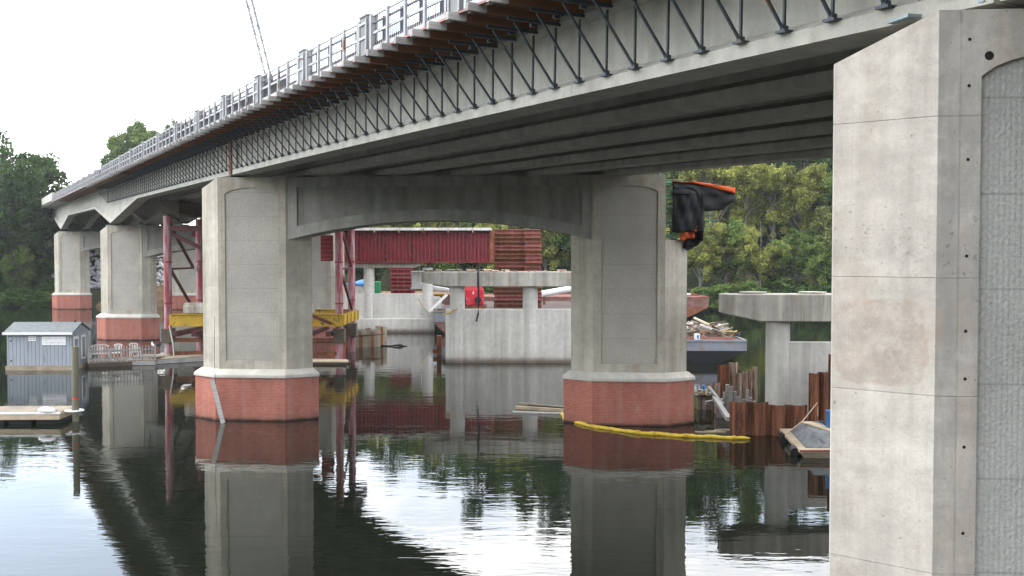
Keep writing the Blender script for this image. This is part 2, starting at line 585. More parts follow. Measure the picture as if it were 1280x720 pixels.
def column(parent, cx, top, outer, mc, mp, lifts, cut=None, near=False):
    """outer: -1 the left end has the sloping wash, +1 the right end; cut: height of an unfinished right chamfer"""
    rnd = random.Random(int(cx * 10 + top * 100))
    ring = [(-HW, 0), (HW, 0), (HW + .045, .032), (HW + CX, CY), (HW + CX, CY + SIDE), (HW, TH),
            (-HW, TH), (-HW - CX, CY + SIDE), (-HW - CX, CY), (-HW - .045, .032)]
    tops = [top] * 10
    if outer < 0:
        tops[7] = tops[8] = top - .37
        tops[9] = top - .02
    else:
        if cut:
            tops[2] = tops[3] = tops[4] = cut
        else:
            tops[3] = tops[4] = top - .37
            tops[2] = top - .02
    mb = MB()
    lv = [ZB - .05] + [z for z in lifts if z < top - .15] + [top]
    tones = [rnd.uniform(.90, 1.08) for _ in lv]
    g, gd = .0035, .006
    for k in range(1, 10):
        a, b = ring[k], ring[(k + 1) % 10]
        ta, tb = tops[k], tops[(k + 1) % 10]
        if cut and k in (1,):
            tb = ta = cut
        if cut and k in (4,):
            tb = cut
        nx_, ny_ = (b[1] - a[1]), -(b[0] - a[0])
        L = math.hypot(nx_, ny_)
        inx, iny = -nx_ / L * gd, -ny_ / L * gd
        for i in range(len(lv) - 1):
            z0, z1 = lv[i], lv[i + 1]
            lo = z0 + (g if i > 0 else 0)
            hi = z1 - (g if i < len(lv) - 2 else 0)
            la, lb_ = min(lo, ta), min(lo, tb)
            ha, hb = min(hi, ta), min(hi, tb)
            if ha - la < 1e-4 and hb - lb_ < 1e-4:
                continue
            tn = tones[i] * (1.04 if k in (2, 9) else 1)
            mb.quad((*a, la), (*b, lb_), (*b, hb), (*a, ha), 0, tn)
            if i < len(lv) - 2 and ha >= hi - 1e-5 and hb >= hi - 1e-5:
                ai, bi = (a[0] + inx, a[1] + iny), (b[0] + inx, b[1] + iny)
                mb.quad((*a, hi), (*b, hi), (*bi, z1), (*ai, z1), 0, .72)
                mb.quad((*ai, z1), (*bi, z1), (*b, z1 + g), (*a, z1 + g), 0, .72)
    # top faces
    mb.quad((-HW, 0, top), (HW, 0, top), (HW, TH, top), (-HW, TH, top))
    mb.add([(*ring[k], tops[k]) for k in (0, 9, 8, 7, 6)], [(0, 1, 2, 3, 4)])
    if cut:
        mb.add([(HW, 0, cut)] + [(*ring[k], cut) for k in (2, 3, 4)] + [(HW, TH, cut)], [(0, 1, 2, 3, 4)], 0, 1.05)
        mb.quad((HW, 0, cut), (HW, TH, cut), (HW, TH, top), (HW, 0, top), 0, .8)
    else:
        mb.add([(*ring[k], tops[k]) for k in (1, 2, 3, 4, 5)], [(0, 1, 2, 3, 4)])
    # front face with an arched recess
    pw, zs, za, zp = (.89 if near else 1.0), top - .69, top - .38, ZB + .34
    N = 14
    arc = []
    for i in range(N + 1):
        x = -pw + 2 * pw * i / N
        arc.append((x, zs + (za - zs) * math.sqrt(max(0, 1 - (x / pw) ** 2 * .92)) - (za - zs) * math.sqrt(.08) * (1 - abs(1 - i / N * 2)) * 0))
    zs = arc[0][1]
    fl = [z for z in lv if z < zs] + [zs]
    for i in range(len(fl) - 1):
        tn = tones[i]
        for x0, x1 in ((-HW, -pw), (pw, HW)):
            mb.quad((x0, 0, fl[i]), (x1, 0, fl[i]), (x1, 0, fl[i + 1] - (g if i < len(fl) - 2 else 0)), (x0, 0, fl[i + 1] - (g if i < len(fl) - 2 else 0)), 0, tn)
    mb.quad((-pw, 0, lv[0]), (pw, 0, lv[0]), (pw, 0, zp), (-pw, 0, zp), 0, tones[0])
    tn = tones[len(fl) - 2]
    for x0, x1 in ((-HW, -pw), (pw, HW)):
        mb.quad((x0, 0, zs), (x1, 0, zs), (x1, 0, top), (x0, 0, top), 0, tn)
    dp = .045
    for i in range(N):
        (x0, z0), (x1, z1) = arc[i], arc[i + 1]
        mb.quad((x0, 0, z0), (x1, 0, z1), (x1, 0, top), (x0, 0, top), 0, tn)
        mb.quad((x0, 0, z0), (x1, 0, z1), (x1, dp, z1), (x0, dp, z0), 0, .8)
    for x in (-pw, pw):
        mb.quad((x, 0, zp), (x, 0, zs), (x, dp, zs), (x, dp, zp), 0, .8)
    mb.quad((-pw, 0, zp), (pw, 0, zp), (pw, dp, zp), (-pw, dp, zp))
    # form tie holes
    step = .88
    zt = top - .35
    holes = []
    if near:
        holes = [(-1.02 + .0, z) for z in ()]
        for z in (top - .27, top - .69, top - 1.36, top - 2.24, top - 2.93, top - 3.37, top - 4.0, top - 4.8):
            holes.append((-1.0, z, .016))
        holes.append((-.825, top - .42, .042))
    else:
        while zt > ZB + .2:
            for x in (-1.13, 1.13):
                holes.append((x + rnd.uniform(-.01, .01), zt + rnd.uniform(-.05, .05), .014))
            zt -= step * .62
    for h in holes:
        n = 12
        vs = [(h[0] + h[2] * math.cos(2 * math.pi * k / n), -.002, h[1] + h[2] * math.sin(2 * math.pi * k / n)) for k in range(n)]
        mb.add(vs, [tuple(range(n))], 1, 1.0)
    # chamfer-face plugs: patched tie holes with a darker ring
    if near:
        a, b = Vector((-HW - .045, .032, 0)), Vector((-HW - CX, CY, 0))
        nrm = Vector((-(CY), -CX, 0)).normalized()
        for u, z, r in ((.10, top - .98, .030), (.96, top - 1.02, .026), (.10, top - 2.2, .022), (.10, top - 3.1, .024), (.93, top - 4.6, .022), (.08, top - 4.7, .02)):
            c = a.lerp(b, u) + nrm * .002
            td = (b - a).normalized()
            n = 9
            vs = []
            for k in range(n):
                an = 2 * math.pi * k / n
                rr = r * rnd.uniform(.7, 1.25)
                vs.append(c + td * rr * math.cos(an) + Vector((0, 0, 1.5 * rr * math.sin(an))))
            mb.add(vs, [tuple(range(n))], 0, .8)
            vs = [c + nrm * .002 + td * (.006 * math.cos(an)) + Vector((0, 0, .006 * math.sin(an))) for an in [2 * math.pi * k / 8 for k in range(8)]]
            mb.add(vs, [tuple(range(8))], 1, 1.0)
    o = mb.build('column', [mc, M['hole']], parent, recalc=False)
    o.location = (cx, 0, 0)
    pb = MB()
    vs = [(-pw, dp, zp), (pw, dp, zp)] + [(x, dp, z) for x, z in reversed(arc)]
    pb.add(vs, [tuple(range(len(vs)))])
    po = pb.build('panel', mp, o, recalc=False)
    return o


def base(parent, cx):
    hw, cx2, cy2 = 1.30, 1.03, .70
    y0, th = -.30, TH + .30

    def oct(k):
        h, a, b, c = hw + k * .35, cx2 + k * .5, cy2 + k * .55, y0 - k
        d = th + k
        e = c + b + .06
        return [(-h, c), (h, c), (h + a, c + b), (h + a, e), (h, d), (-h, d), (-h - a, e), (-h - a, c + b)]
    mb = MB()
    mb.prism(oct(0), -2.5, 1.57)
    o = mb.build('base', M['brick'], parent)
    o.location = (cx, 0, 0)
    lb = MB()
    lb.loft([[(*p, 1.57) for p in oct(.05)], [(*p, 1.67) for p in oct(.05)], [(*p, 1.71) for p in oct(.02)], [(*p, 1.86) for p in oct(-.24)]])
    l = lb.build('ledge', M['ledge'], parent, bevel=.012)
    l.location = (cx, 0, 0)


def cap(parent, span, top, spring, apex, y0=.05, th=1.6):
    x0, x1 = HW + .004, span - HW - .004
    N = 32
    xs = [x0 + (x1 - x0) * i / N for i in range(N + 1)]
    mid, half = (x0 + x1) / 2, (x1 - x0) / 2

    def arch(x):
        return spring + (apex - spring) * (1 - ((x - mid) / half) ** 2)
    pl, pr = x0 + .40, x1 - .40
    pt = top - .37
    y1 = y0 + th
    mb = MB()
    for i in range(N):
        a, b = xs[i], xs[i + 1]
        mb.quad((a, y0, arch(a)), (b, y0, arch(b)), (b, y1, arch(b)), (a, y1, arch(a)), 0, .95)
        mb.quad((a, y1, arch(a)), (b, y1, arch(b)), (b, y1, top), (a, y1, top))
    mb.quad((x0, y0, top), (x1, y0, top), (x1, y1, top), (x0, y1, top))
    ps = [pl + (pr - pl) * i / N for i in range(N + 1)]
    for a, b in ((x0, pl), (pr, x1)):
        mb.quad((a, y0, arch(a)), (b, y0, arch(b)), (b, y0, top), (a, y0, top), 0, 1.02)
    dp = .06
    pv = []
    for i in range(N):
        a, b = ps[i], ps[i + 1]
        mb.quad((a, y0, arch(a)), (b, y0, arch(b)), (b, y0, arch(b) + .40), (a, y0, arch(a) + .40), 0, 1.06)
        mb.quad((a, y0, arch(a) + .40), (b, y0, arch(b) + .40), (b, y0 + dp, arch(b) + .40), (a, y0 + dp, arch(a) + .40), 0, 1.1)
    mb.quad((pl, y0, pt), (pr, y0, pt), (pr, y0, top), (pl, y0, top))
    mb.quad((pl, y0, pt), (pr, y0, pt), (pr, y0 + dp, pt), (pl, y0 + dp, pt), 0, .8)
    for x in (pl, pr):
        mb.quad((x, y0, arch(x) + .4), (x, y0, pt), (x, y0 + dp, pt), (x, y0 + dp, arch(x) + .4), 0, .8)
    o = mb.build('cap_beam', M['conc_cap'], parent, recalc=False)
    pb = MB()
    for i in range(N):
        a, b = ps[i], ps[i + 1]
        pb.quad((a, y0 + dp, arch(a) + .4), (b, y0 + dp, arch(b) + .4), (b, y0 + dp, pt), (a, y0 + dp, pt), 0, .86)
    pb.build('inset_panel', M['conc_cap'], o, recalc=False)


BENTROT = -R(4.7)


def bent(label, x, y, top, lifts, near=False, cut=None, spring=None):
    t = thing('bridge_pier', label, 'bridge pier', (x, y, 0), BENTROT, 'concrete bridge piers with brick bases')
    span = 13.7
    mc, mp = (M['conc_near'], M['panel_near']) if near else (M['conc'], M['panel'])
    column(t, 0, top, -1, mc, mp, lifts, near=near)
    column(t, span, top, 1, mc, mp, lifts, cut=cut)
    for cx in (0, span):
        base(t, cx)
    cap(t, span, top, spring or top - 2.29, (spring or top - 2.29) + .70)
    rz = BT - BENTROT
    # bearings under the six girders
    for i in range(6):
        o_ = .33 + 2.3 * i
        # intersection of girder line and bent axis (local y = 1.05)
        # world point along the bent: (x,y)+R*(lx,1.05)
        cb, sb = math.cos(BENTROT), math.sin(BENTROT)
        best = None
        # solve  9.35-SL*d+NX*o = X , d+NY*o = Y
        ox, oy = x - sb * .85, y + cb * .85
        # X = ox+cb*l ; Y = oy+sb*l ; d = Y-NY*o
        l = (9.35 - SL * (oy - NY * o_) + NX * o_ - ox) / (cb + SL * sb)
        bb = MB()
        bb.box((0, 0, .035), (.62, .5, .05), 0, 0)
        bb.box((0, 0, .075), (.42, .36, .05), 0, 1)
        b = bb.build('bearing', [M['steel_grey'], M['black']], t)
        b.location = (l, 0.85, top)
        b.rotation_euler = (0, 0, rz)
    if near:
        inv = (Matrix.Translation((x, y, 0)) @ Matrix.Rotation(BENTROT, 4, 'Z')).inverted()
        for (px, py, Y, nb) in ((1143, 25, 10.35, 2), (1236, 7, 9.75, 0)):
            c_ = inv @ at(px, py, Y)
            bolt = MB()
            bolt.box((0, 0, 0), (.40, .34, .030), .35)
            for k in range(nb):
                bolt.cyl((.03 + .085 * k, -.10 - .03 * k, .015), .030, .13, 10, 0)
                bolt.cyl((.03 + .085 * k, -.10 - .03 * k, .145), .022, .04, 10, 1)
            bo = bolt.build('bearing_plate', [M['steel_grey'], M['joist']], t)
            bo.location = c_
    return t


bent('closest tall bridge pier, pale grey with ribbed arched panel, cut off by the frame', 5.16, 9.3, 8.24,
     [3.06, 4.71, 5.80, 7.28], near=True)
P1 = bent('middle concrete portal pier with two brick-based columns and an arched cap beam', -9.5, 37.4, 8.87,
          [3.0, 4.9, 6.57], cut=6.57, spring=6.58)
bent('second bridge pier back, brick-based column behind the blue-grey shed dock', -27.6, 73.0, 8.17, [3.1, 4.6, 6.2])
bent('farthest bridge pier by the wooded bank, under the last girders', -49.9, 115.5, 8.76, [3.4, 5.6])

# ------------------------------------------------------------------ superstructure
SUP = thing('bridge_superstructure', 'long new concrete girder deck climbing to the left over the tall brick-based piers', 'bridge deck', (0, 0, 0))


def girder(i, d0, d1):
    o = .33 + 2.3 * i
    st = []
    n = max(2, int((d1 - d0) / 3))
    ds = sorted(set([d0 + (d1 - d0) * k / n for k in range(n + 1)] + [d for d in (59.8, 71.3, 72.3, 81.2, 104.8, 113.7, 114.7, 123.6) if d0 < d < d1]))
    prof = [(-.33, 0), (.33, 0), (.33, .17), (.10, .30), (.10, 1.14), (.30, 1.22), (.30, 1.30), (-.30, 1.30), (-.30, 1.22), (-.10, 1.14), (-.10, .30), (-.33, .17)]
    low = {0, 1, 2, 3, 10, 11}
    rings = []
    for d in ds:
        h = haunch(d)
        rings.append([P(d, o + a, b - (h if k in low else 0)) for k, (a, b) in enumerate(prof)])
    mb = MB()
    mb.loft(rings)
    return mb.build('girder', M['conc_girder'], SUP)


for i in range(6):
    for d0, d1 in ((-12, 9.4), (9.46, 37.55), (37.62, 112), (112.04, 175)):
        girder(i, d0 + .33 * 0, d1)

ds = [-12 + 187 * k / 60 for k in range(61)]
mb = MB()
mb.loft([[P(d, a, b) for a, b in ((-1.22, 1.40), (-.35, 1.36), (12.4, 1.36), (13.3, 1.40), (13.3, 1.62), (12.3, 1.66), (-.22, 1.66), (-1.22, 1.62))] for d in ds])
mb.build('deck_slab', M['conc_dark'], SUP)
for a, b, n in ((10, 37, 3), (38, 72, 4), (72.5, 113, 4)):
    for k in range(1, n + 1):
        d = a + (b - a) * k / (n + 1)
        for i in range(5):
            o = .33 + 2.3 * i
            mb = MB()
            mb.bar(P(d + .02 * i, o + .11, .82), P(d + .02 * i, o + 2.19, .82), .24, .72)
            mb.build('diaphragm', M['conc_dark'], SUP)
mb = MB()
mb.bar(P(37.58, -.03, .02), P(37.58, -.03, 1.22), .34, .07, up=(NX, NY, 0))
mb.build('joint_board', M['joist'], SUP)
# concrete parapet block near the far end and the far-side parapet
mb = MB()
mb.bar(P(27.5, -.98, 1.74), P(66, -.98, 1.74), .05, .58)
mb.build('parapet_form', M['form_grey'], SUP)
mb = MB()
mb.bar(P(106, -1.25, 1.95), P(123, -1.25, 1.95), .3, .8)
mb.build('end_parapet', M['conc_girder'], SUP)
mb = MB()
mb.loft([[P(d, a, b) for a, b in ((12.9, 1.66), (13.25, 1.66), (13.2, 2.3), (12.95, 2.3))] for d in ds])
mb.build('parapet', M['conc_dark'], SUP)


# plywood form under the edge of the deck
def sweep_box(o0, o1, z0, z1, d0, d1, n):
    mb = MB()
    mb.loft([[P(d0 + (d1 - d0) * k / n, a, b) for a, b in ((o0, z0), (o1, z0), (o1, z1), (o0, z1))] for k in range(n + 1)])
    return mb


FW = thing('deck_edge_formwork', 'brown plywood soffit form lying on the timber joists under the deck edge', 'formwork')
sweep_box(-1.21, -.31, 1.352, 1.372, 6, 57, 26).build('plywood_sheet', M['ply'], FW)
sweep_box(-1.27, -1.215, 1.352, 1.56, 6, 57, 26).build('edge_board', M['joist_grey'], FW)
sweep_box(-1.275, -.30, 1.20, 1.222, 57.3, 100, 20).build('plywood_sheet', M['ply'], FW)

# overhang brackets
BR = thing('overhang_bracket', 'dark steel triangular bracket with timber joist hung on the outer girder face', 'bracket', group='overhang brackets along the outer girder')
mb = MB()
mb.bar((-.03, 0, .20), (-.03, 0, 1.14), .032, .032, up=(0, 1, 0))
mb.build('leg', M['steel_dark'], BR)
mb = MB()
mb.bar((-.04, 0, .21), (-.78, 0, 1.15), .032, .032, up=(0, 1, 0))
mb.build('diagonal_strut', M['steel_dark'], BR)
mb = MB()
mb.bar((.05, 0, 1.20), (-.90, 0, 1.20), .045, .055)
mb.box((-.45, 0, 1.13), (.09, .07, .05))
mb.build('top_bar', M['steel_dark'], BR)
mb = MB()
mb.box((-.03, 0, .185), (.13, .17, .03))
mb.box((-.03, 0, .225), (.08, .06, .06))
mb.build('foot', M['steel_dark'], BR)
mb = MB()
mb.box((-.63, .01, 1.29), (1.30, .10, .12))
J = mb.build('joist', M['joist'], BR)
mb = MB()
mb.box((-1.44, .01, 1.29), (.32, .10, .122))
mb.build('joist_end', M['joist_grey'], J)  # weathered tip; brighter sky light beyond the plywood also put into its grey
d = 9.9
k = 0
BRS = []
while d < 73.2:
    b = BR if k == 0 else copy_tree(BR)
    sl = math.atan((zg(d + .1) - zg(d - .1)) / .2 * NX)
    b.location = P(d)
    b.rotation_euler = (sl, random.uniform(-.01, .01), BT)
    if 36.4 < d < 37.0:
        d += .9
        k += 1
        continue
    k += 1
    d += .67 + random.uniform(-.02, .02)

# railing panels and posts
BAY = 3.9          # depth per bay
RB = thing('bridge_railing', 'pale railing panel with thin dark pickets between two concrete pillars on the deck edge', 'railing', group='railing panels along the deck edge')
Ls = BAY / NX - .62
for k in range(5):
    mb = MB()
    mb.box((0, Ls * (k / 4) * .96 + .02 * Ls, .355), (.05, .085, .71))
    mb.build('post', M['rail_white'], RB)
for z, h, m in ((.70, .05, 'rail_white'), (.55, .028, 'rail_blue'), (.355, .05, 'rail_white'), (.05, .09, 'rail_white')):
    mb = MB()
    mb.box((.03, Ls / 2, z), (.04, Ls, h))
    mb.build('rail', M[m], RB)
mb = MB()
mb.box((-.005, Ls / 2, -.025), (.06, Ls + .3, .035))
mb.build('kick_strip', M['red_strip'], RB)
mb = MB()
n = int(Ls / .10)
for k in range(n):
    mb.box((.10, Ls * (k + .5) / n, .36), (.014, .014, .64))
mb.build('picket_panel', M['rail_blue'], RB)
for k in range(4):
    mb = MB()
    mb.box((.16, Ls * (k + .62) / 4, .33), (.04, .12, .66))
    mb.build('stud', M['rail_blue'], RB)
RP = thing('railing_pillar', 'square pale concrete pillar with recessed panel between two railing panels', 'railing pillar', group='concrete pillars of the deck railing')
mb = MB()
mb.box((.08, 0, .36), (.22, .44, .76))
PB = mb.build('shaft', M['pillar'], RP, bevel=.012)
mb = MB()
mb.box((.08, 0, .755), (.26, .48, .045))
mb.build('coping', M['pillar'], RP, bevel=.01)
mb = MB()
mb.box((-.045, 0, .60), (.02, .42, .05))
mb.box((-.045, 0, .32), (.02, .42, .05))
mb.box((-.046, -.20, .35), (.02, .05, .68))
mb.box((-.046, .20, .35), (.02, .05, .68))
mb.build('frame', M['rail_white'], RP)
d = 21.2 - BAY * 6
k = 0
while d < 104:
    sl = math.atan((zg(d + .1) - zg(d - .1)) / .2 * NX)
    a = RB if k == 0 else copy_tree(RB)
    dd = d + .31 * NX
    a.location = P(dd, -1.38, 1.38)
    a.rotation_euler = (sl, 0, BT)
    p = RP if k == 0 else copy_tree(RP)
    p.location = P(d, -1.38, 1.38)
    p.rotation_euler = (sl, 0, BT)
    d += BAY
    k += 1

# abutment at the far end
AB = thing('bridge_abutment', 'shaded concrete abutment with two buttress columns beyond the farthest pier, beside dark trees', 'abutment', P(148, 0, 0) * 1)
AB.location.z = 0
AB.rotation_euler = (0, 0, BENTROT)
zt = zg(148) - .1
mb = MB()
mb.box((6.5, 1.5, zt / 2), (17, 2, zt))
mb.build('wall', M['conc_dark'], AB)
for x in (-.9, 2.2, 11):
    mb = MB()
    mb.box((x, .25, zt / 2), (1.3, .9, zt))
    mb.build('buttress', M['conc_dark'], AB)
mb = MB()
mb.box((6.5, .1, zt - .35), (17.3, 1.6, .7))
mb.build('seat_beam', M['conc_dark'], AB)

# leaning plank against the brick base of the middle pier
mb = MB()
a = at(265, 474, 36.85)
b = at(279, 529, 36.55)
mb.bar(a, b, .16, .04, up=(0, 1, 0))
tag(mb.build('plank', M['joist_grey']), 'grey weathered plank leaning on the red brick base with its foot in the water', 'plank')
# thin cable hanging down the column beside it
mb = MB()
mb.tube([at(268.5, 395, 36.9), at(268, 440, 36.85), at(269, 480, 36.7)], .008, 5)
tag(mb.build('cable', M['black']), 'thin dark cable hanging down the corner of the middle pier left column', 'cable')

# ------------------------------------------------------------------ reinforcing bars and tarp on the right column of the middle pier
cb, sb = math.cos(BENTROT), math.sin(BENTROT)
MP = Matrix.Translation((-9.5, 37.4, 0)) @ Matrix.Rotation(BENTROT, 4, 'Z')


def mp(x, y, z):
    return MP @ Vector((x, y, z))


rr = random.Random(3)
for k in range(13):
    z = 6.70 + k * .165
    for y in ((.25, 1.4) if k % 3 == 0 else (.25,)):
        L = .62 + rr.uniform(-.1, .1) + (1.1 if k < 5 else 0)
        q = (13.7 + HW + L, y + rr.uniform(-.02, .02), z + rr.uniform(-.03, .03) + (.0 if k > 5 else .02 * k))
        p0 = (13.7 + HW - .05, y, z)
        if k == 0 and y < 1:
            q = (13.7 + HW + 1.15, y, z + .42)
        mb = MB()
        mb.tube([p0, q], .03, 6)
        mb.build('reinforcing_bar', M['rebar'], P1)


def sheet(nu, nv, fn, th=.012, mat=None, name='tarp', parent=None):
    mb = MB()
    vs = [Vector(fn(i / nu, j / nv)) for j in range(nv + 1) for i in range(nu + 1)]
    fs = [(j * (nu + 1) + i, j * (nu + 1) + i + 1, (j + 1) * (nu + 1) + i + 1, (j + 1) * (nu + 1) + i) for j in range(nv) for i in range(nu)]
    mb.add(vs, fs, 0, 1.0, True)
    o = mb.build(name, mat, parent, recalc=True)
    s = o.modifiers.new('thick', 'SOLIDIFY')
    s.thickness = th
    s.offset = 0
    return o


def wr(u, v, a=.05, f=1.0):
    return a * (math.sin(u * 9 * f + 3 * v) + .6 * math.sin(u * 17 * f - 7 * v + 1) + .5 * math.sin(13 * v * f + 2 * u) + .4 * math.sin(31 * u * f + 11 * v))


TP = thing('tarp', 'black tarp with orange edges draped over green bars beside the middle pier', 'tarp', mp(13.7 + HW + .3, .5, 6.6))
TPi = TP.matrix_basis.inverted()
TPi = Matrix.Translation(-Vector(TP.location))
X0 = 13.7 + HW


def w2(p):
    return TPi @ p


# upper flap: sheet over a cantilevered frame reaching right
sheet(24, 10, lambda u, v: w2(mp(X0 + .25 + 2.2 * u, .15 + wr(u, v, .035) - .10 * v,
      8.62 - .25 * u - v * (.42 + .05 * math.sin(u * 20) if u < .36 else .42 + .55 * smooth(.36, .43, u) - .12 * smooth(.45, .72, u) - .40 * smooth(.72, 1, u)) + wr(u, v, .02))), mat=M['black_tarp'], name='upper_flap', parent=TP)
sheet(24, 6, lambda u, v: w2(mp(X0 + .25 + 2.2 * u, .12 + 1.6 * v, 8.62 - .25 * u + .04 * math.sin(v * 6 + u * 5) + wr(u, v, .015))), mat=M['orange'], name='top_sheet', parent=TP)
sheet(18, 3, lambda u, v: w2(mp(X0 + .9 + 1.52 * u, .08 + wr(u, v, .015) - .02, 8.645 - .18 * (u + .0) - v * (.05 + .15 * u) - .07 * u)), mat=M['orange'], name='orange_edge', parent=TP)
# hanging body
sheet(16, 18, lambda u, v: w2(mp(X0 + .24 + 1.10 * u, .02 + wr(u, v, .035) + .06 * abs(u - .5), 8.25 - 1.40 * v + wr(v, u, .02))), mat=M['black_tarp'], name='hanging_sheet', parent=TP)
sheet(12, 18, lambda u, v: w2(mp(X0 + 1.30 + wr(u, v, .04), .1 + 1.5 * u, 8.25 - 1.7 * v * (1 - .15 * u) + wr(v, u, .02))), mat=M['black_tarp'], name='side_sheet', parent=TP)
sheet(12, 12, lambda u, v: w2(mp(X0 + .62 + .75 * u + wr(u, v, .03), .35 + wr(v, u, .07), 6.98 - .1 * (1 - u) + .25 * u - v * (.62 + .16 * math.sin(u * 3.1)) + wr(u, v, .03))), mat=M['black_tarp'], name='lower_fold', parent=TP)
sheet(10, 6, lambda u, v: w2(mp(X0 + .52 + .50 * u, .12 + wr(u, v, .04), 6.78 + .10 * u + .12 * math.sin(3.1 * u) * (1 - v) - v * .24 + wr(u, v, .02))), mat=M['orange'], name='orange_fold', parent=TP)
sheet(8, 6, lambda u, v: w2(mp(X0 + .98 + .34 * u, .10 + wr(u, v, .04), 7.08 + .06 * u + .10 * math.sin(3.1 * u) * (1 - v) - v * .24 + wr(u, v, .02))), mat=M['orange'], name='orange_fold', parent=TP)
# small stub bars standing on top of the cap there
mb = MB()
for x in (13.7 + .95, 13.7 + 1.1):
    mb.tube([mp(x, .8, 8.86), mp(x, .8, 9.12)], .03, 8)
mb.build('dowel', M['steel_grey'], P1).matrix_parent_inverse = MP.inverted()

# ------------------------------------------------------------------ shoring tower
def pipe_tower():
    t = thing('shoring_tower', 'red steel pipe shoring tower with yellow platform beam standing in the water under the girders', 'shoring tower', (-20.0, 59.5, 0))
    L, D = 9.95, 4.6
    top = zg(60) - .15

    def part(name, mb, m, par=t, bevel=0):
        return mb.build(name, M[m], par, bevel)
    for x in (0, L):
        for y in (0, D):
            z1 = top - (.9 if x == 0 else .5)
            mb = MB()
            mb.cyl((x + (.45 if y and not x else 0), y, -2), .225, z1 + 2, 20)
            leg = part('pipe_leg', mb, 'red_pipe')
            for zz in (3.2, 5.6):
                c = MB()
                c.cyl((x + (.45 if y and not x else 0), y, zz), .25, .10, 20)
                part('collar', c, 'red_steel', leg)
            f = MB()
            f.box((x + (.45 if y and not x else 0), y, 1.38), (.62, .62, .80))
            f.box((x + (.45 if y and not x else 0), y, 1.0), (.74, .74, .05))
            part('sleeve', f, 'timber_dark', leg)
    for x in (0, L):
        mb = MB()
        mb.box((x + .35, D / 2, top - .42), (1.0, D + .9, .72))
        mb.box((x + .35, D / 2, top - .03), (1.2, D + 1.0, .05))
        part('header_beam', mb, 'timber_dark')
    for y in (0, D):
        mb = MB()
        mb.bar((0, y, 7.6), (L, y, 7.6), .2, .28)
        part('cross_beam', mb, 'brace')
        for x0 in (0,):
            mb = MB()
            mb.bar((x0, y, 7.4), (x0 + L / 2, y, 5.0), .16, .22)
            part('brace', mb, 'brace')
    for x in (0.1, L + .05):
        for z0, z1 in ((7.8, 5.3), (5.2, 2.7)):
            mb = MB()
            mb.bar((x, .2, z0), (x, D - .2, z1), .12, .16)
            part('brace', mb, 'brace')
        mb = MB()
        mb.bar((x, .1, 5.25), (x, D - .1, 5.25), .1, .12)
        part('strut', mb, 'brace')
    mb = MB()
    mb.bar((L - .3, -.75, 2.1), (L - 2.6, -.75, 3.05), .12, .16)
    part('brace', mb, 'brace')
    for y in (-.5, D + .5):
        mb = MB()
        mb.box((L / 2 + .3, y, 2.3), (L - .1, .06, .62))
        mb.box((L / 2 + .3, y, 2.63), (L - .1, .30, .04))
        mb.box((L / 2 + .3, y, 1.97), (L - .1, .30, .04))
        part('platform_beam', mb, 'yellow')
    for x in (.32, L + .27):
        mb = MB()
        mb.box((x, D / 2, 2.3), (.06, D + .98, .60))
        for k in range(5):
            mb.box((x, -.47 + (D + .94) * k / 4, 2.3), (.2, .05, .58))
        part('platform_beam', mb, 'yellow')
    mb = MB()
    for k in range(9):
        mb.box((L * (k + .5) / 9, D / 2, 1.5), (.28, D + 1.2, .3))
    part('joist', mb, 'brace')
    for z in (.35, 1.12):
        mb = MB()
        mb.box((L / 2, -.05, z), (L, .25, .22))
        part('waler', mb, 'rust')
    mb = MB()
    mb.box((L - .75, .3, 6.45), (.72, .10, 1.5))
    for k in range(6):
        mb.box((L - .75, .22, 5.82 + .25 * k), (.66, .10, .12), 0, 0, 1.5)
    mb.box((L - .14, .3, 5.2), (.14, .12, 1.3))
    part('bearing_frame', mb, 'red_steel')
    mb = MB()
    mb.tube([(.25, -.6, 2.0), (.45, -.62, 1.0), (.5, -.6, .2)], .035, 6)
    part('chain', mb, 'white_dirty')
    return t


TW = pipe_tower()
for (x, y, sx, lab) in ((1.6, .5, 1.2, 'grey concrete block on the yellow platform behind the left column of the middle pier'),
                        (8.3, .4, .45, 'pale concrete block on the yellow platform right of the left column')):
    t = MB()
    t.loft([[(-sx / 2, -.35, 0), (sx / 2, -.35, 0), (sx / 2, .35, 0), (-sx / 2, .35, 0)],
            [(-sx / 2, -.35, .35), (sx / 2, -.35, .35), (sx / 2, .35, .35), (-sx / 2, .35, .35)],
            [(-sx / 2 + .06, -.28, .58), (sx / 2 - .06, -.28, .58), (sx / 2 - .06, .28, .58), (-sx / 2 + .06, .28, .58)]])
    tag(t.build('concrete_block', M['conc_old'], None, .02, (-20 + x, 59.5 + y - .6, 2.706)), lab, 'concrete block')

# timber raft by the tower
RF = thing('timber_raft', 'low raft of pale planks floating at the foot of the right red pipes', 'raft', onwater(410, 455))
RF.rotation_euler = (0, 0, -.06)
for k in range(4):
    mb = MB()
    mb.bar((-1.6, -.30 + k * .34, .16 + .02 * (k % 2)), (1.2 - .1 * k, -.30 + k * .34, .16), .30, .06)
    mb.build('plank', M['timber_pale'], RF)
mb = MB()
for y in (-.25, .7):
    mb.bar((-1.5, y, .03), (1.1, y, .03), .2, .2)
mb.build('float_log', M['timber_dark'], RF)

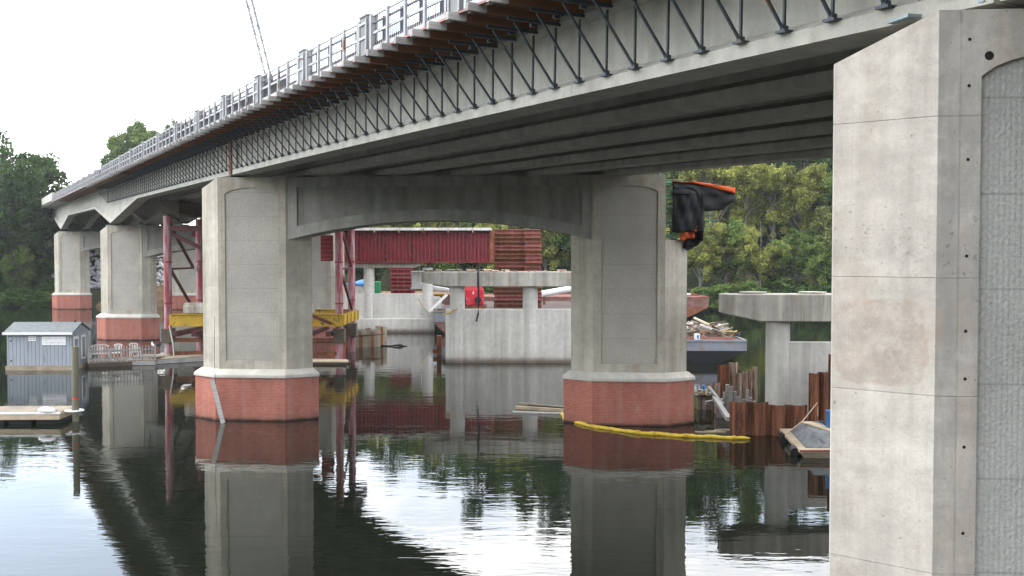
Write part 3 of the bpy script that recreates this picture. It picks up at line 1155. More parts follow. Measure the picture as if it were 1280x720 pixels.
# ------------------------------------------------------------------ old bridge piers
def old_pier(name_label, loc, rz, length, cap_z, cap_h, taper, col_xs, r, wall, cap_w=1.3, plinth=None, cap_x=(0, None), pads=()):
    t = thing('old_pier', name_label, 'old bridge pier', loc, rz, 'stripped piers of the old bridge')
    x0 = cap_x[0]
    x1 = length if cap_x[1] is None else cap_x[1]
    mb = MB()
    hw = cap_w / 2
    zb, zt = cap_z - cap_h, cap_z
    s = []
    for x, b, w in ((x0, zt - cap_h * .70, hw * .55), (x0 + .35, zt - cap_h * .78, hw), (x0 + taper, zb, hw), (x1 - taper, zb, hw), (x1 - .35, zt - cap_h * .78, hw), (x1, zt - cap_h * .7, hw * .55)):
        s.append([(x, -w, b), (x, w, b), (x, w, zt), (x, -w, zt)])
    mb.loft(s)
    mb.build('cap_beam', M['conc_old'], t, .03)
    for x in col_xs:
        mb = MB()
        mb.cyl((x, 0, -2), r, zb + 2 - .002, 28)
        mb.build('column', M['conc_wall'], t)
    if wall:
        mb = MB()
        mb.box(((wall[0] + wall[1]) / 2, 0, (wall[2] - 2) / 2), (wall[1] - wall[0], r * 1.25, wall[2] + 2))
        mb.build('wall', M['conc_wall'], t, .02)
    if plinth:
        mb = MB()
        mb.box(((plinth[0] + plinth[1]) / 2, 0, (plinth[2] - 2) / 2), (plinth[1] - plinth[0], r * 2.3, plinth[2] + 2))
        mb.build('plinth', M['conc_wall'], t, .05)
    for x in pads:
        mb = MB()
        mb.cyl((x, 0, zt + .002), hw * .78, .07, 24)
        mb.build('bearing_pad', M['conc_old'], t, .01)
    return t


# right: behind the closest pier
a = at(900, 395, 36.4)
OPA = old_pier('old concrete pier with a blunt cap rising inside the rusty sheet piles', (a.x, 36.4, 0), -.03, 12, 4.66, .95, 1.3,
               [2.05, 9.95], .42, (2.05, 9.95, 2.95), pads=(1.15, 3.25, 5.4, 7.6), cap_w=1.25)
b = at(527, 355, 57.5)
OPB = old_pier('old concrete pier with long pale wall standing between the two columns of the middle pier', (b.x, 57.6, 0), .0, 14.6, 5.12, .82, 1.35,
               [2.0, 6.1, 10.3, 12.8], .42, (1.35, 14.2, 3.02))
c = at(445, 355, 80)
OPC = old_pier('old concrete pier under the deep red girder, the farthest of the stripped piers', (c.x - 5.2, 80.5, 0), 0, 11.4, 5.50, .42, .5,
               [2.0, 6.15, 10.75], .42, (.5, 11.2, 3.05), plinth=(.2, 11.35, 1.1), cap_w=1.1, cap_x=(0, 10.3))
# broken rubble line on top of the middle old pier
rr = random.Random(5)
for k in range(26):
    x = b.x + rr.uniform(.3, 12.5)
    s = rr.uniform(.10, .32)
    mb = MB()
    bmv = []
    mb.box((0, 0, s * .2), (s * rr.uniform(.8, 2.2), s, s * .45), rr.uniform(0, 3), rx=rr.uniform(-.2, .2))
    o = mb.build('rubble_chunk', M['conc_wall'] if k % 3 else M['rust_pale'], None, .02, (x, 57.6 + rr.uniform(-.45, .4), 5.12))
    tag(o, 'small broken concrete chunk lying on top of the old pier cap beam', 'rubble', 'broken chunks on the old pier cap')

# black hose over the cap
HS = MB()
hx = at(598, 345, 56.85).x
pts = [(hx + .1, 57.6, 5.22), (hx, 57.1, 5.22), (hx - .02, 56.90, 5.05), (hx, 56.88, 4.2), (hx + .02, 56.9, 3.3), (hx - .02, 56.9, 2.75), (hx - .12, 56.86, 2.35)]
HS.tube(pts, .055, 8)
tag(HS.build('hose', M['black']), 'black hose hanging over the cap and wall of the old pier in the middle', 'hose')
# rope strung between two old piers
mb = MB()
p0, p1, p2, p3 = at(523, 373, 79.4), at(536, 392, 79.4), at(553, 393, 57.0), at(572, 386, 57.0)
mb.tube([p0, p0.lerp(p1, .5) - Vector((0, 0, .15)), p1], .06, 6)
tag(mb.build('rope', M['rope']), 'pale rope sagging down the end of the farthest old pier', 'rope')
mb = MB()
mb.tube([p2, p2.lerp(p3, .5) - Vector((0, 0, .08)), p3], .04, 6)
tag(mb.build('rope', M['yellow']), 'yellow rope looped round the left column of the old pier in the middle', 'rope')

# ------------------------------------------------------------------ the red plate girder and crib tower
g0, g1 = at(398, 330, 79.5), at(617, 330, 79.5)
RG = thing('plate_girder', 'deep dark red steel girder with close upright ribs lying on the far old pier', 'steel girder', (g0.x, 79.9, 5.502))
Lg = g1.x - g0.x
mb = MB()
mb.box((Lg / 2, 0, 1.22), (Lg, .05, 2.40))
mb.box((Lg / 2, .0, .025), (Lg, .8, .05))
mb.box((Lg / 2, .0, 2.44), (Lg, .8, .05))
mb.build('web', M['red_steel'], RG)
n = int(Lg / .29)
for k in range(n + 1):
    x = Lg * k / n
    mb = MB()
    big = k % 7 == 3
    mb.box((x, -.16, 1.23), (.10 if big else .05, .30, 2.34), 0, 0, 1.0 if not big else .7)
    if big:
        for z in (.4, .95, 1.5, 2.05):
            mb.box((x + .13, -.14, z), (.16, .24, .2), 0, 0, .4)
    mb.build('rib', M['red_steel'], RG)
mb = MB()
mb.box((Lg / 2, 2.6, 1.22), (Lg, .05, 2.40))
mb.box((Lg / 2, 2.6, .025), (Lg, .8, .05))
mb.build('back_web', M['red_steel'], RG)
mb = MB()
mb.box((Lg / 2 - .1, 1.0, 2.58), (Lg - .2, 3.6, .2), 0, 0)
mb.build('slab_remnant', M['conc_wall'], RG)
for k in range(int(Lg / 1.9)):
    mb = MB()
    mb.box((.6 + k * 1.9, -.80, 2.48), (.08, .16, .34))
    mb.build('hanger', M['rust_pale'], RG)
mb = MB()
mb.box((Lg - .15, -.0, 1.2), (.3, 1.0, 2.44), 0, 0, 1.0)
mb.build('end_plate', M['rust'], RG)


def crib(label, loc, sx, sy, layers, h, mats, group=None):
    t = thing('crib_tower', label, 'crib tower', loc, 0.0, group)
    for k in range(layers):
        z = h * (k + .5)
        mb = MB()
        j = random.uniform(-.06, .06)
        for y in (-sy / 2, 0, sy / 2):
            mb.box((j, y, z), (sx, .12, h * .9), 0, 0, random.uniform(.45, .75))
            for zz in (-1, 1):
                mb.box((j, y, z + zz * h * .40), (sx, .42, h * .16), 0, 0, random.uniform(.8, 1.35))
        for i in range(int(sx / .5) + 1):
            x = -sx / 2 + .1 + (sx - .2) * i / int(sx / .5)
            mb.box((j + x, -sy / 2 - .1, z), (.05, .2, h * .6), 0, 0, random.uniform(.6, 1.1))
        mb.build('beam_layer', M[mats[k % len(mats)]], t)
    return t


p = at(637, 330, 84)
crib('tall crib stack of rusty brown beams right beside the end of the red girder', (p.x, 84.0, 1.79), 2.5, 2.2, 19, .335, ['rust', 'rust', 'rust_pink', 'rust'])
p = at(666, 330, 83)
crib('narrow crib stack of orange and faded red beams, right of the brown stack', (p.x, 83.4, 1.79), 1.35, 2.0, 19, .335, ['rust_pink', 'rust', 'rust_pink'])
p = at(503, 350, 92)
crib('dark red crib stack seen through the gap under the red girder', (p.x, 92, 1.2), 1.9, 1.9, 12, .36, ['red_steel', 'red_steel', 'rust_pink'])
# ------------------------------------------------------------------ barges
def barge(label, loc, rz, L, W, deck, mats, rake=1.6):
    t = thing('deck_barge', label, 'barge', loc, rz)
    mb = MB()
    mb.loft([[(rake, -W / 2, -.6), (L - rake, -W / 2, -.6), (L - rake, W / 2, -.6), (rake, W / 2, -.6)],
             [(0.02, -W / 2, deck * .55), (L - .02, -W / 2, deck * .55), (L - .02, W / 2, deck * .55), (.02, W / 2, deck * .55)]])
    mb.build('hull_bottom', M[mats[1]], t)
    mb = MB()
    mb.box((L / 2, 0, deck * .775), (L, W + .04, deck * .448))
    mb.build('hull_side', M[mats[0]], t, .03)
    mb = MB()
    mb.box((L / 2, 0, deck + .003), (L - .3, W - .3, .02))
    mb.build('deck', M[mats[2]], t)
    mb = MB()
    for y in (-W / 2, W / 2):
        mb.box((L / 2, y, deck + .05), (L, .12, .1))
    for x in (.06, L - .06):
        mb.box((x, 0, deck + .05), (.12, W - .14, .1))
    mb.build('rub_rail', M[mats[3]], t)
    return t


pA = at(540, 400, 77)
barge('long grey and brown work barge behind the old pier wall, carrying the rusty crib stacks', (pA.x, 86.5, 0), 0, 17.5, 17, 1.72, ['hull_grey', 'hull_rust', 'deck_brown', 'timber'])
pB = at(938, 428, 57)
DB = barge('grey barge with raked dark bow piled with broken timber, right of the middle pier', (pB.x - 16, 62.5, 0), -.02, 16, 9.5, 1.18, ['hull_grey', 'hull_dark', 'hull_rust', 'hull_grey'], rake=2.6)
pC = at(886, 372, 97)
barge('rusty brown barge with raked bow, farther off than the timber barge', (pC.x - 22, 101, 0), 0.0, 22, 8, 2.05, ['hull_rust', 'rust', 'hull_rust', 'rust_pink'], rake=3.6)
# debris on the near barge
rr = random.Random(21)
for k in range(90):
    u = rr.random()
    px = rr.uniform(858, 926)
    yy = rr.uniform(58.6, 64.5)
    env = .15 + .85 * math.sin(math.pi * min(1, max(0, (px - 838) / 92)) ** .8)
    z = 1.25 + env * rr.uniform(0, 1.0) * (1 - abs(yy - 61.3) / 5)
    p = at(px, 420, yy)
    L = rr.uniform(.5, 2.0)
    an = rr.uniform(-.9, .9) + (math.pi / 2 if rr.random() < .2 else 0)
    el = rr.uniform(-.35, .35)
    dv = Vector((math.cos(an) * math.cos(el), math.sin(an) * math.cos(el), math.sin(el))) * L / 2
    c = Vector((p.x - .3, yy, max(z, 1.26 + abs(dv.z) + .05)))
    if c.x + abs(dv.x) > pB.x - .4:
        c.x = pB.x - .4 - abs(dv.x)
    mb = MB()
    mb.bar(c - dv, c + dv, rr.uniform(.06, .2), rr.uniform(.04, .12))
    m = rr.choice(['timber_pale', 'timber_pale', 'timber', 'timber', 'white_dirty', 'joist', 'timber_dark', 'joist_grey'])
    tag(mb.build('scrap_timber', M[m]), 'broken piece of timber in the scrap heap on the grey barge', 'scrap timber', 'scrap timber heaped on the barge')
for k in range(6):
    p = at(rr.uniform(904, 918), 420, rr.uniform(58.5, 60))
    pts = [p + Vector((.28 * math.cos(a * .9) * (1 + .1 * a), .2 * math.sin(a * .9), 0)) for a in range(9)]
    pts = [Vector((q.x, q.y, 1.36 + .05 * k + .04 * math.sin(3 * i))) for i, q in enumerate(pts)]
    mb = MB()
    mb.tube(pts, .035, 6)
    tag(mb.build('hose_coil', M['yellow'] if k % 2 else M['black']), 'tangled hose coil at the end of the scrap heap on the grey barge', 'hose', 'tangled hoses on the barge')
mb = MB()
p = at(872, 425, 57.85)
mb.bar((p.x - 3, 57.95, 1.36), (p.x + 2.0, 57.9, 1.36), .10, .11)
tag(mb.build('red_rail', M['red_strip']), 'red steel rail along the front edge of the timber barge', 'rail')
for (px, w, lab) in ((871, .24, 'blue and white carton on the barge edge in front of the scrap timber'),):
    mb = MB()
    q = at(px, 425, 57.8)
    mb.box((0, 0, .16), (w, .3, .32), .2)
    mb.box((0, -.02, .16), (w * .5, .3, .2), .2, 1)
    tag(mb.build('carton', [M['white'], M['blue_tarp']], None, 0, (q.x, 57.75 - .0, 1.285)), lab, 'carton')
# load on the far rusty barge
for k in range(7):
    mb = MB()
    x = pC.x - 1.2 - k * .8
    mb.bar((x - 1, 98.5 + k * .3, 2.30 + .05 * (k % 3)), (x + .5, 98.2, 2.25 + .1 * (k % 2)), .16, .16)
    tag(mb.build('steel_scrap', M['white_dirty'] if k % 2 else M['rust']), 'short piece of scrap steel lying on the far rusty barge', 'scrap steel', 'scrap steel on the rusty barge')

# machinery on the work barge
p = at(588, 368, 81)
MC = thing('winch', 'bright red barge winch housing behind the old pier columns', 'winch', (p.x, 81.5, 1.8))
mb = MB()
mb.loft([[(-1.05, -.8, .35), (1.05, -.8, .35), (1.05, .8, .35), (-1.05, .8, .35)], [(-1.05, -.8, 1.5), (1.05, -.8, 1.5), (1.05, .8, 1.5), (-1.05, .8, 1.5)],
         [(-.85, -.55, 1.95), (.8, -.55, 1.95), (.8, .6, 1.95), (-.85, .6, 1.95)]])
mb.build('housing', M['machine_red'], MC, .05)
for (x, z, w_, h_) in ((-.62, 1.28, .34, .10), (.25, 1.30, .12, .26), (.72, .72, .22, .08)):
    mb = MB()
    mb.box((x, -.815, z), (w_, .03, h_))
    mb.build('plate', M['white_dirty'], MC)
for x in (-.95, -.3, .35, .95):
    mb = MB()
    mb.box((x, -.83, .95), (.06, .05, 1.1))
    mb.build('stiffener', M['machine_red'], MC)
mb = MB()
mb.box((0, 0, .17), (2.5, 1.9, .3))
mb.build('skid', M['rust'], MC)
for x in (-.6, .6):
    mb = MB()
    mb.tube([(x, -1.0, .75), (x, -.83, .75)], .26, 16)
    mb.build('drum', M['black'], MC)
# white crane boom section and stair
p0, p1 = at(516, 352, 84), at(553, 360, 84)
q = at(719, 345, 84)
cq = at(521, 350, 83)
CB = thing('white_boom', 'long white tubular boom with square end weight, behind the old piers', 'boom', (cq.x, 83, cq.z))
mb = MB()
mb.box((0, 0, .0), (.75, .9, 1.25))
mb.box((0, 0, -.66), (.95, 1.0, .12))
mb.box((0, 0, .66), (.95, 1.0, .10))
mb.build('counterweight', M['white'], CB, .03)
mb = MB()
mb.tube([(.3, -.1, -.30), (1.2, -.1, -.62), (2.6, .1, -.85)], [.21, .20, .19], 14)
mb.build('boom_tube', M['white'], CB)
W2 = thing('white_pipe', 'white sloping pipe seen under the right end of the old pier cap', 'pipe', (at(676, 368, 90).x, 90, 0))
mb = MB()
mb.tube([(-.5, 0, at(676, 369, 90).z), (4.2, 0, at(740, 357, 90).z)], .28, 12)
mb.build('pipe_body', M['white'], W2)
mb = MB()
for x in (.3, 3.6):
    mb.box((x, 0, 2.1), (.2, .2, .85))
mb.build('stand', M['rust'], W2)
p = at(547, 380, 78.5)
ST = thing('steel_stair', 'white steel stair leaning on the barge deck between the two old piers', 'stair', (p.x, 78.6, 1.78))
for y in (-.3, .3):
    mb = MB()
    mb.bar((-.6, y, .0), (.7, y, 1.25), .07, .2)
    mb.build('stringer', M['white'], ST)
for k in range(6):
    mb = MB()
    mb.box((-.45 + .21 * k, 0, .12 + .2 * k), (.2, .6, .03))
    mb.build('tread', M['white_dirty'], ST)
mb = MB()
mb.loft([[(-.45, -.3, 0), (.45, -.3, 0), (.45, .3, 0), (-.45, .3, 0)], [(-.45, -.3, .8), (.45, -.3, .8), (.45, .3, .8), (-.45, .3, .8)], [(-.2, -.2, 1.0), (.25, -.2, 1.0), (.25, .2, 1.0), (-.2, .2, 1.0)]])
q = at(545, 370, 82)
tag(mb.build('water_tank', M['white_dirty'], None, .04, (q.x, 82, 1.78)), 'small white tank on the barge, just above the white stair', 'tank')

# blue tarp, white crate, green container behind the far old pier
BG = barge('low rusty barge behind the farthest old pier, carrying blue, white and green bins', (at(415, 370, 88).x, 92.5, 0), 0, 11.5, 6.5, 2.62, ['hull_rust', 'hull_dark', 'hull_rust', 'yellow'])
q = at(453, 352, 90.4)
mb = MB()
mb.loft([[(-1.2, -.6, 0), (1.3, -.6, 0), (1.3, .6, 0), (-1.2, .6, 0)], [(-1.2, -.6, .8), (1.3, -.6, .75), (1.3, .6, .75), (-1.2, .6, .8)]])
tag(mb.build('white_bin', M['white_dirty'], None, .03, (q.x, 90.4, 2.65)), 'white bin under a bright blue tarp behind the far old pier', 'bin')
z0 = 2.65 + .82
o = sheet(14, 8, lambda u, v: (q.x - 1.35 + 2.8 * u, 89.7 + 1.4 * v, z0 + .38 * math.sin(3.14 * u) ** .6 * math.sin(3.14 * v) ** .5 + .08 * math.sin(9 * u + 5 * v)), mat=M['blue_tarp'], name='blue_tarp', th=.03)
tag(o, 'bright blue tarp heaped on the white bin behind the red pipes', 'tarp')
q = at(468, 358, 90)
GB = thing('green_container', 'small green container right of the white bin behind the far old pier', 'container', (q.x, 90, 2.65))
mb = MB()
mb.box((0, 0, .55), (1.05, 1.0, 1.1))
mb.build('body', M['green_box'], GB, .03)
mb = MB()
for k in range(5):
    mb.box((-.42 + .21 * k, -.515, .55), (.05, .03, 1.0))
mb.build('rib', M['green_box'], GB)
# crawler crane whose boom rises above the deck
b0 = at(392, 318, 96)
b1 = at(300, -40, 96)
CR = thing('lattice_crane', 'pale lattice boom crane standing behind the bridge, its boom rising thin above the railing', 'crane', (b0.x, 96, 0))
o0 = Vector((b0.x, 96, 0))
top_, bot = at(305, -25, 96) - o0, at(341, 118, 96) - o0
foot = Vector((.6, 0, 3.4))
for dx in (-.26, .26):
    for dy in (-.3, .3):
        mb = MB()
        mb.tube([foot + Vector((dx, dy, 0)), bot + Vector((dx, dy, 0)), top_ + Vector((dx, dy, 0))], .055, 5)
        mb.build('chord', M['crane_grey'], CR)
n = 46
for dy in (-.3, .3):
    pts = []
    for k in range(n + 1):
        pts.append(foot.lerp(top_, k / n) + Vector((.26 if k % 2 else -.26, dy, 0)))
    mb = MB()
    mb.tube(pts, .042, 4)
    mb.build('lattice', M['crane_grey'], CR)
mb = MB()
cp = at(323, 33, 96) - o0
mb.tube([cp + Vector((-.6, 0, 0)), cp + Vector((.6, 0, .05))], .03, 5)
mb.build('spreader', M['steel_grey'], CR)
mb = MB()
mb.box((0, 1, 2.4), (2.4, 4, 2.0))
mb.box((1.0, -.6, 2.5), (.9, 1.2, 1.9))
mb.build('cab', M['machine_red'], CR, .06)
for x in (-1.2, 1.2):
    mb = MB()
    mb.box((x, .6, 1.0), (.7, 4.6, .8))
    mb.build('track', M['black'], CR, .2)
barge('crane barge hidden mostly behind the middle pier, under the lattice crane', (b0.x - 8, 98, 0), 0, 14, 8, .58, ['hull_rust', 'hull_dark', 'timber', 'timber'])

# curved timber bulkhead near the tower
CBK = thing('timber_bulkhead', 'curved bulkhead of brown upright boards standing in the water right of the red pipes', 'bulkhead', onwater(443, 434))
for k in range(12):
    a_ = -.2 + k * .15
    r = 2.2
    q0 = Vector((1.9 * math.sin(a_ * .9), -.3 + r * (1 - math.cos(a_)) * .8, 0))
    hgt = .95 + .22 * math.sin(k * 1.7) + .03 * k
    mb = MB()
    mb.box((q0.x, q0.y, hgt / 2 - .4), (.33, .09, hgt + .8), a_ * .6)
    mb.build('board', M['timber'] if k % 3 else M['joist'], CBK)
mb = MB()
mb.tube([(1.9 * math.sin((-.2 + k * .15) * .9) + .02, -.30 + 2.2 * (1 - math.cos(-.2 + k * .15)) * .8 - .09, .82) for k in range(12)], .05, 6)
mb.build('waler', M['timber_dark'], CBK)
# black floating debris
mb = MB()
q = onwater(466, 433)
mb.tube([q + Vector((x, .1 * math.sin(x * 3), .05 + .04 * math.sin(x * 5))) for x in [0, .4, .8, 1.2, 1.6, 2.0, 2.3]], [.02, .04, .06, .04, .07, .05, .02], 8)
mb.tube([q + Vector((1.5, 0, .06)), q + Vector((1.8, -.1, .16)), q + Vector((2.0, -.1, .1))], .03, 6)
tag(mb.build('floating_branch', M['black']), 'black floating branch on the water in front of the far old pier', 'branch')
# rusty post in the gap
mb = MB()
q = onwater(549, 444)
mb.box((q.x, q.y, .25), (.28, .28, 1.9))
mb.box((q.x - .1, q.y, .25), (.55, .2, .25))
tag(mb.build('mooring_stub', M['rust']), 'short rusty mooring stub in the water between the two old piers', 'mooring post')

# ------------------------------------------------------------------ cofferdam on the right
def sheetwall(x0, y0, x1, y1, zt, pitch=.62, dep=.20, jag=.05, seed=1, zb=-2.0, tilt=0.0):
    r_ = random.Random(seed)
    d = Vector((x1 - x0, y1 - y0, 0))
    L = d.length
    d.normalize()
    nn = Vector((d.y, -d.x, 0))
    prof = [(0, 0), (.14, 0), (.32, 1), (.68, 1), (.86, 0), (1, 0)]
    n = max(1, round(L / pitch))
    pts = []
    for k in range(n):
        j = r_.uniform(-jag, jag)
        for a, b in prof[:-1] if k < n - 1 else prof:
            pts.append((Vector((x0, y0, 0)) + d * ((k + a) * L / n) + nn * b * dep, zt + j, 1 + j * 2))
    mb = MB()
    th = nn * .02
    for i in range(len(pts) - 1):
        (a, za, ta), (b, zb2, tb) = pts[i], pts[i + 1]
        mb.loft([[a + Vector((0, 0, zb)), b + Vector((0, 0, zb)), b - th + Vector((0, 0, zb)), a - th + Vector((0, 0, zb))],
                 [a + Vector((0, 0, za)), b + Vector((0, 0, za)), b - th + Vector((0, 0, za)), a - th + Vector((0, 0, za))]], 0, (.75, 1.15, .95, 1.1, .7)[i % 5] * r_.uniform(.8, 1.15))
    return mb


f0, f1, f2, f3 = at(912, 540, 34.3), at(1009, 540, 34.1), at(1034, 540, 34.3), at(1150, 540, 34.8)
zt1 = at(950, 504, 34.2).z
w = sheetwall(f0.x, 34.3, f1.x, 34.1, zt1, seed=2)
tag(w.build('sheet_pile_wall', M['rust_sheet']), 'low wall of rusty brown sheet piles in front of the right old pier', 'sheet pile wall')
w = sheetwall(f1.x + .05, 34.12, f2.x, 34.3, at(1020, 465, 34.2).z, pitch=.35, seed=3)
tag(w.build('sheet_pile_wall', M['rust_sheet']), 'taller rusty sheet piles standing to the right of the low rusty wall', 'sheet pile wall')
w = sheetwall(f2.x + .04, 34.35, f3.x, 35.0, at(1040, 442, 34.3).z, pitch=.5, seed=4)
tag(w.build('sheet_pile_wall', M['rust_sheet']), 'tallest rusty sheet piles, partly behind the closest pier edge', 'sheet pile wall')
rr = random.Random(8)
for k, (px, top, wd, m) in enumerate(((905, 456, .50, 'rust_sheet'), (917, 453, .36, 'rust_pale'), (925, 466, .26, 'rust_pale'), (932, 464, .30, 'rust_pale'), (938, 462, .26, 'rust_pale'), (944, 458, .2, 'rust_pale'), (896, 478, .3, 'rust_pale'))):
    Y = 39.4 - .05 * k
    p = at(px, top, Y)
    lab = ['rusty brown sheet pile at the left end of the uneven back row', 'tallest pale rust-stained sheet pile of the uneven back row', 'short pale sheet pile next to the tallest one in the back row',
           'middle pale sheet pile of the close trio in the back row', 'right pale sheet pile of the close trio in the back row', 'narrow pale pile half hidden by the old pier column', 'short pale pile left of the rusty brown back pile'][k]
    w = sheetwall(p.x - wd / 2, Y, p.x + wd / 2, Y, p.z, pitch=wd, dep=.14, seed=20 + k, jag=0)
    tag(w.build('sheet_pile', M[m]), lab, 'sheet pile', 'uneven sheet piles behind the right old pier')
# thin timber stakes and walers inside
for k in range(13):
    px = 900 + k * 3.6 + rr.uniform(-2, 2)
    Y = 37.9 - .05 * k
    zt = at(px, 487 + rr.uniform(-9, 12) + k * .7, Y).z
    mb = MB()
    x = at(px, 500, Y).x
    mb.bar((x, Y, -1), (x + rr.uniform(-.03, .03), Y, zt), rr.uniform(.09, .16), rr.uniform(.08, .14), up=(0, 1, 0))
    tag(mb.build('timber_stake', M['joist_grey']), 'grey upright timber stake behind the low rusty wall', 'timber stake', 'timber stakes inside the sheet piles')
for k, (a_, b_, w_, lab) in enumerate((((893, 497, 38.2), (911, 524, 34.8), .17, 'pale squared beam running back along the left side of the sheet piles'),
                                 ((882, 504, 38.2), (912, 499, 38.4), .17, 'short pale plank bridging the timber stakes by the sheet piles'),
                                 ((886, 484, 39.0), (904, 506, 37.3), .10, 'thin pale pole leaning on the timber clutter by the sheet piles'))):
    mb = MB()
    mb.bar(at(*a_), at(*b_), w_, w_ * .8)
    tag(mb.build('timber_beam', M['joist_grey']), lab, 'timber beam')
CL = thing('timber_dolphin', 'cluster of short bound timber posts left of the rusty sheet piles', 'mooring posts', onwater(874, 512))
for k in range(7):
    mb = MB()
    x, y = .18 * (k % 4) + .05 * (k // 4), .22 * (k // 4)
    mb.cyl((x, y, -1.5), .09 + .02 * (k % 2), 2.15 + .14 * math.sin(k * 2.1), 10)
    mb.build('post', M['joist_grey' if k % 2 else 'timber'], CL)
mb = MB()
mb.box((.3, .1, .55), (.95, .5, .06), .1)
mb.build('rope_band', M['black'], CL)
mb = MB()
mb.tube([onwater(874, 512) + Vector((.25 + .12 * math.sin(k * 1.1), -.12, .30 + .1 * k)) for k in range(6)], .03, 6)
tag(mb.build('rope', M['yellow']), 'yellow rope hanging on the bound timber posts', 'rope')
mb = MB()
q = onwater(880, 508)
mb.cyl((q.x, q.y + .1, .62), .07, .22, 10)
tag(mb.build('bottle', M['blue_tarp']), 'blue plastic bottle standing on the bound timber posts', 'bottle')
for k in range(5):
    mb = MB()
    q = onwater(878 + k * 6, 545 - rr.uniform(0, 5) - 3)
    mb.bar(q + Vector((-.25, 0, .02)), q + Vector((.3, .08 * (k % 3 - 1), .02)), .06, .04)
    tag(mb.build('driftwood', M['timber_pale']), 'sliver of driftwood floating by the yellow boom and sheet piles', 'driftwood', 'driftwood by the sheet piles')

# yellow containment boom
pts = [onwater(x, y, .04) for x, y in ((702, 517), (706, 523.5), (716, 527), (735, 531.5), (760, 536), (790, 540), (820, 542.5), (850, 544.5), (880, 546), (910, 547), (938, 548.3))]
fine = []
for i in range(len(pts) - 1):
    for s in range(6):
        fine.append(pts[i].lerp(pts[i + 1], s / 6))
fine.append(pts[-1])
rs = [.064 + .007 * math.sin(i * 1.3) + .006 * math.sin(i * 3.1) for i in range(len(fine))]
rs[-1] = .02
rs[-2] = .05
fine = [p_ + Vector((0, .05 * math.sin(i * .55), .01 * math.sin(i * .9))) for i, p_ in enumerate(fine)]
BM = thing('containment_boom', 'yellow floating boom curving round the brick base of the middle pier right column', 'floating boom', fine[20])
off = Vector(fine[20])
mb = MB()
mb.tube([p_ - off for p_ in fine], rs, 10)
mb.build('float_tube', M['boom'], BM)
for i in range(7, 60, 12):
    mb = MB()
    mb.tube([fine[i] - off, fine[i + 1] - off], rs[i] + .014, 10)
    mb.build('clamp', M['yellow'], BM)

# ------------------------------------------------------------------ work float (boat) on the right
BO = thing('work_boat', 'small flat work boat with grey tarp cover and pale rub rail beside the sheet piles', 'boat', (8.55, 30.2, 0))
mb = MB()
BL, BW = 3.2, 3.7
mb.loft([[(.25, .1, -.15), (BL, .1, -.15), (BL, BW, -.15), (.6, BW - .1, -.15)], [(.0, 0, .16), (BL, 0, .16), (BL, BW, .16), (.38, BW, .16)]])
mb.build('hull', M['timber'], BO, .02)
mb = MB()
mb.loft([[(-.03, -.03, .163), (BL, -.03, .163), (BL, BW + .03, .163), (.35, BW + .03, .163)], [(-.03, -.03, .26), (BL, -.03, .26), (BL, BW + .03, .26), (.35, BW + .03, .26)]])
mb.build('rub_rail', M['timber_pale'], BO, .02)
mb = MB()
mb.bar((-.02, -.045, .235), (BL, -.045, .235), .03, .05)
mb.build('red_trim', M['red_strip'], BO)
mb = MB()
mb.loft([[(.22, .25, .262), (BL - .2, .25, .262), (BL - .2, BW - .5, .262), (.55, BW - .5, .262)], [(.62, .75, .66), (BL - .4, .75, .66), (BL - .4, BW - .9, .66), (.85, BW - .9, .66)]])
mb.build('tarp_cover', M['tarp_grey'], BO, .03)
mb = MB()
mb.box((2.0, 2.2, .67), (1.3, 1.2, .03))
mb.build('hatch', M['black'], BO)
for (x, y) in ((-.02, .55), (.30, 2.9)):
    mb = MB()
    mb.tube([(x - .06, y - .28, .13), (x, y - .0, .13), (x + .03, y + .25, .13)], .13, 12)
    mb.build('fender', M['black'], BO)
mb = MB()
mb.box((1.05, 1.55, .69), (.32, 1.6, .035), .28, rx=.02)
tag(mb.build('plywood_board', M['timber_pale'], None, 0, (8.55, 30.2, 0)), 'pale wooden board lying on the grey tarp of the work boat', 'board')
BD = thing('drum', 'blue plastic drum standing on the work boat next to the closest pier', 'drum', (9.98, 31.6, .675))
mb = MB()
mb.cyl((0, 0, 0), .235, .52, 24)
mb.build('body', M['blue'], BD, .02)
mb = MB()
mb.tube([(0, 0, .50), (0, 0, .54)], .248, 24)
mb.build('rim', M['blue'], BD)
mb = MB()
p0, p1, p2 = Vector((8.85, 32.8, .3)), at(1006, 520, 33.6), at(1022, 503, 34.0)
mb.tube([p0, p0.lerp(p2, .5) - Vector((0, 0, .12)), p2], .018, 6)
mb.tube([p2, p2 - Vector((0, .02, .45))], .015, 6)
tag(mb.build('mooring_rope', M['rope']), 'thin pale mooring rope from the work boat to the rusty sheet piles', 'rope')

# floating timbers left of the right column
for k, (a_, b_, w_, m, lab) in enumerate((((648, 504.5), (712, 510.5), .13, 'timber', 'upper brown timber floating left of the brick base'),
                                  ((645, 509), (712, 513.5), .14, 'timber_pale', 'lower brown timber floating left of the brick base'),
                                  ((660, 507), (716, 511), .12, 'timber_dark', 'dark wet timber floating between two brown ones'),
                                  ((641, 514.5), (700, 516.5), .06, 'white_dirty', 'thin white pole floating left of the brick base'))):
    mb = MB()
    p0, p1 = onwater(*a_, .05), onwater(*b_, .05)
    mb.bar(p0, p1, w_, w_ * .8)
    tag(mb.build('floating_timber', M[m]), lab, 'floating timber')

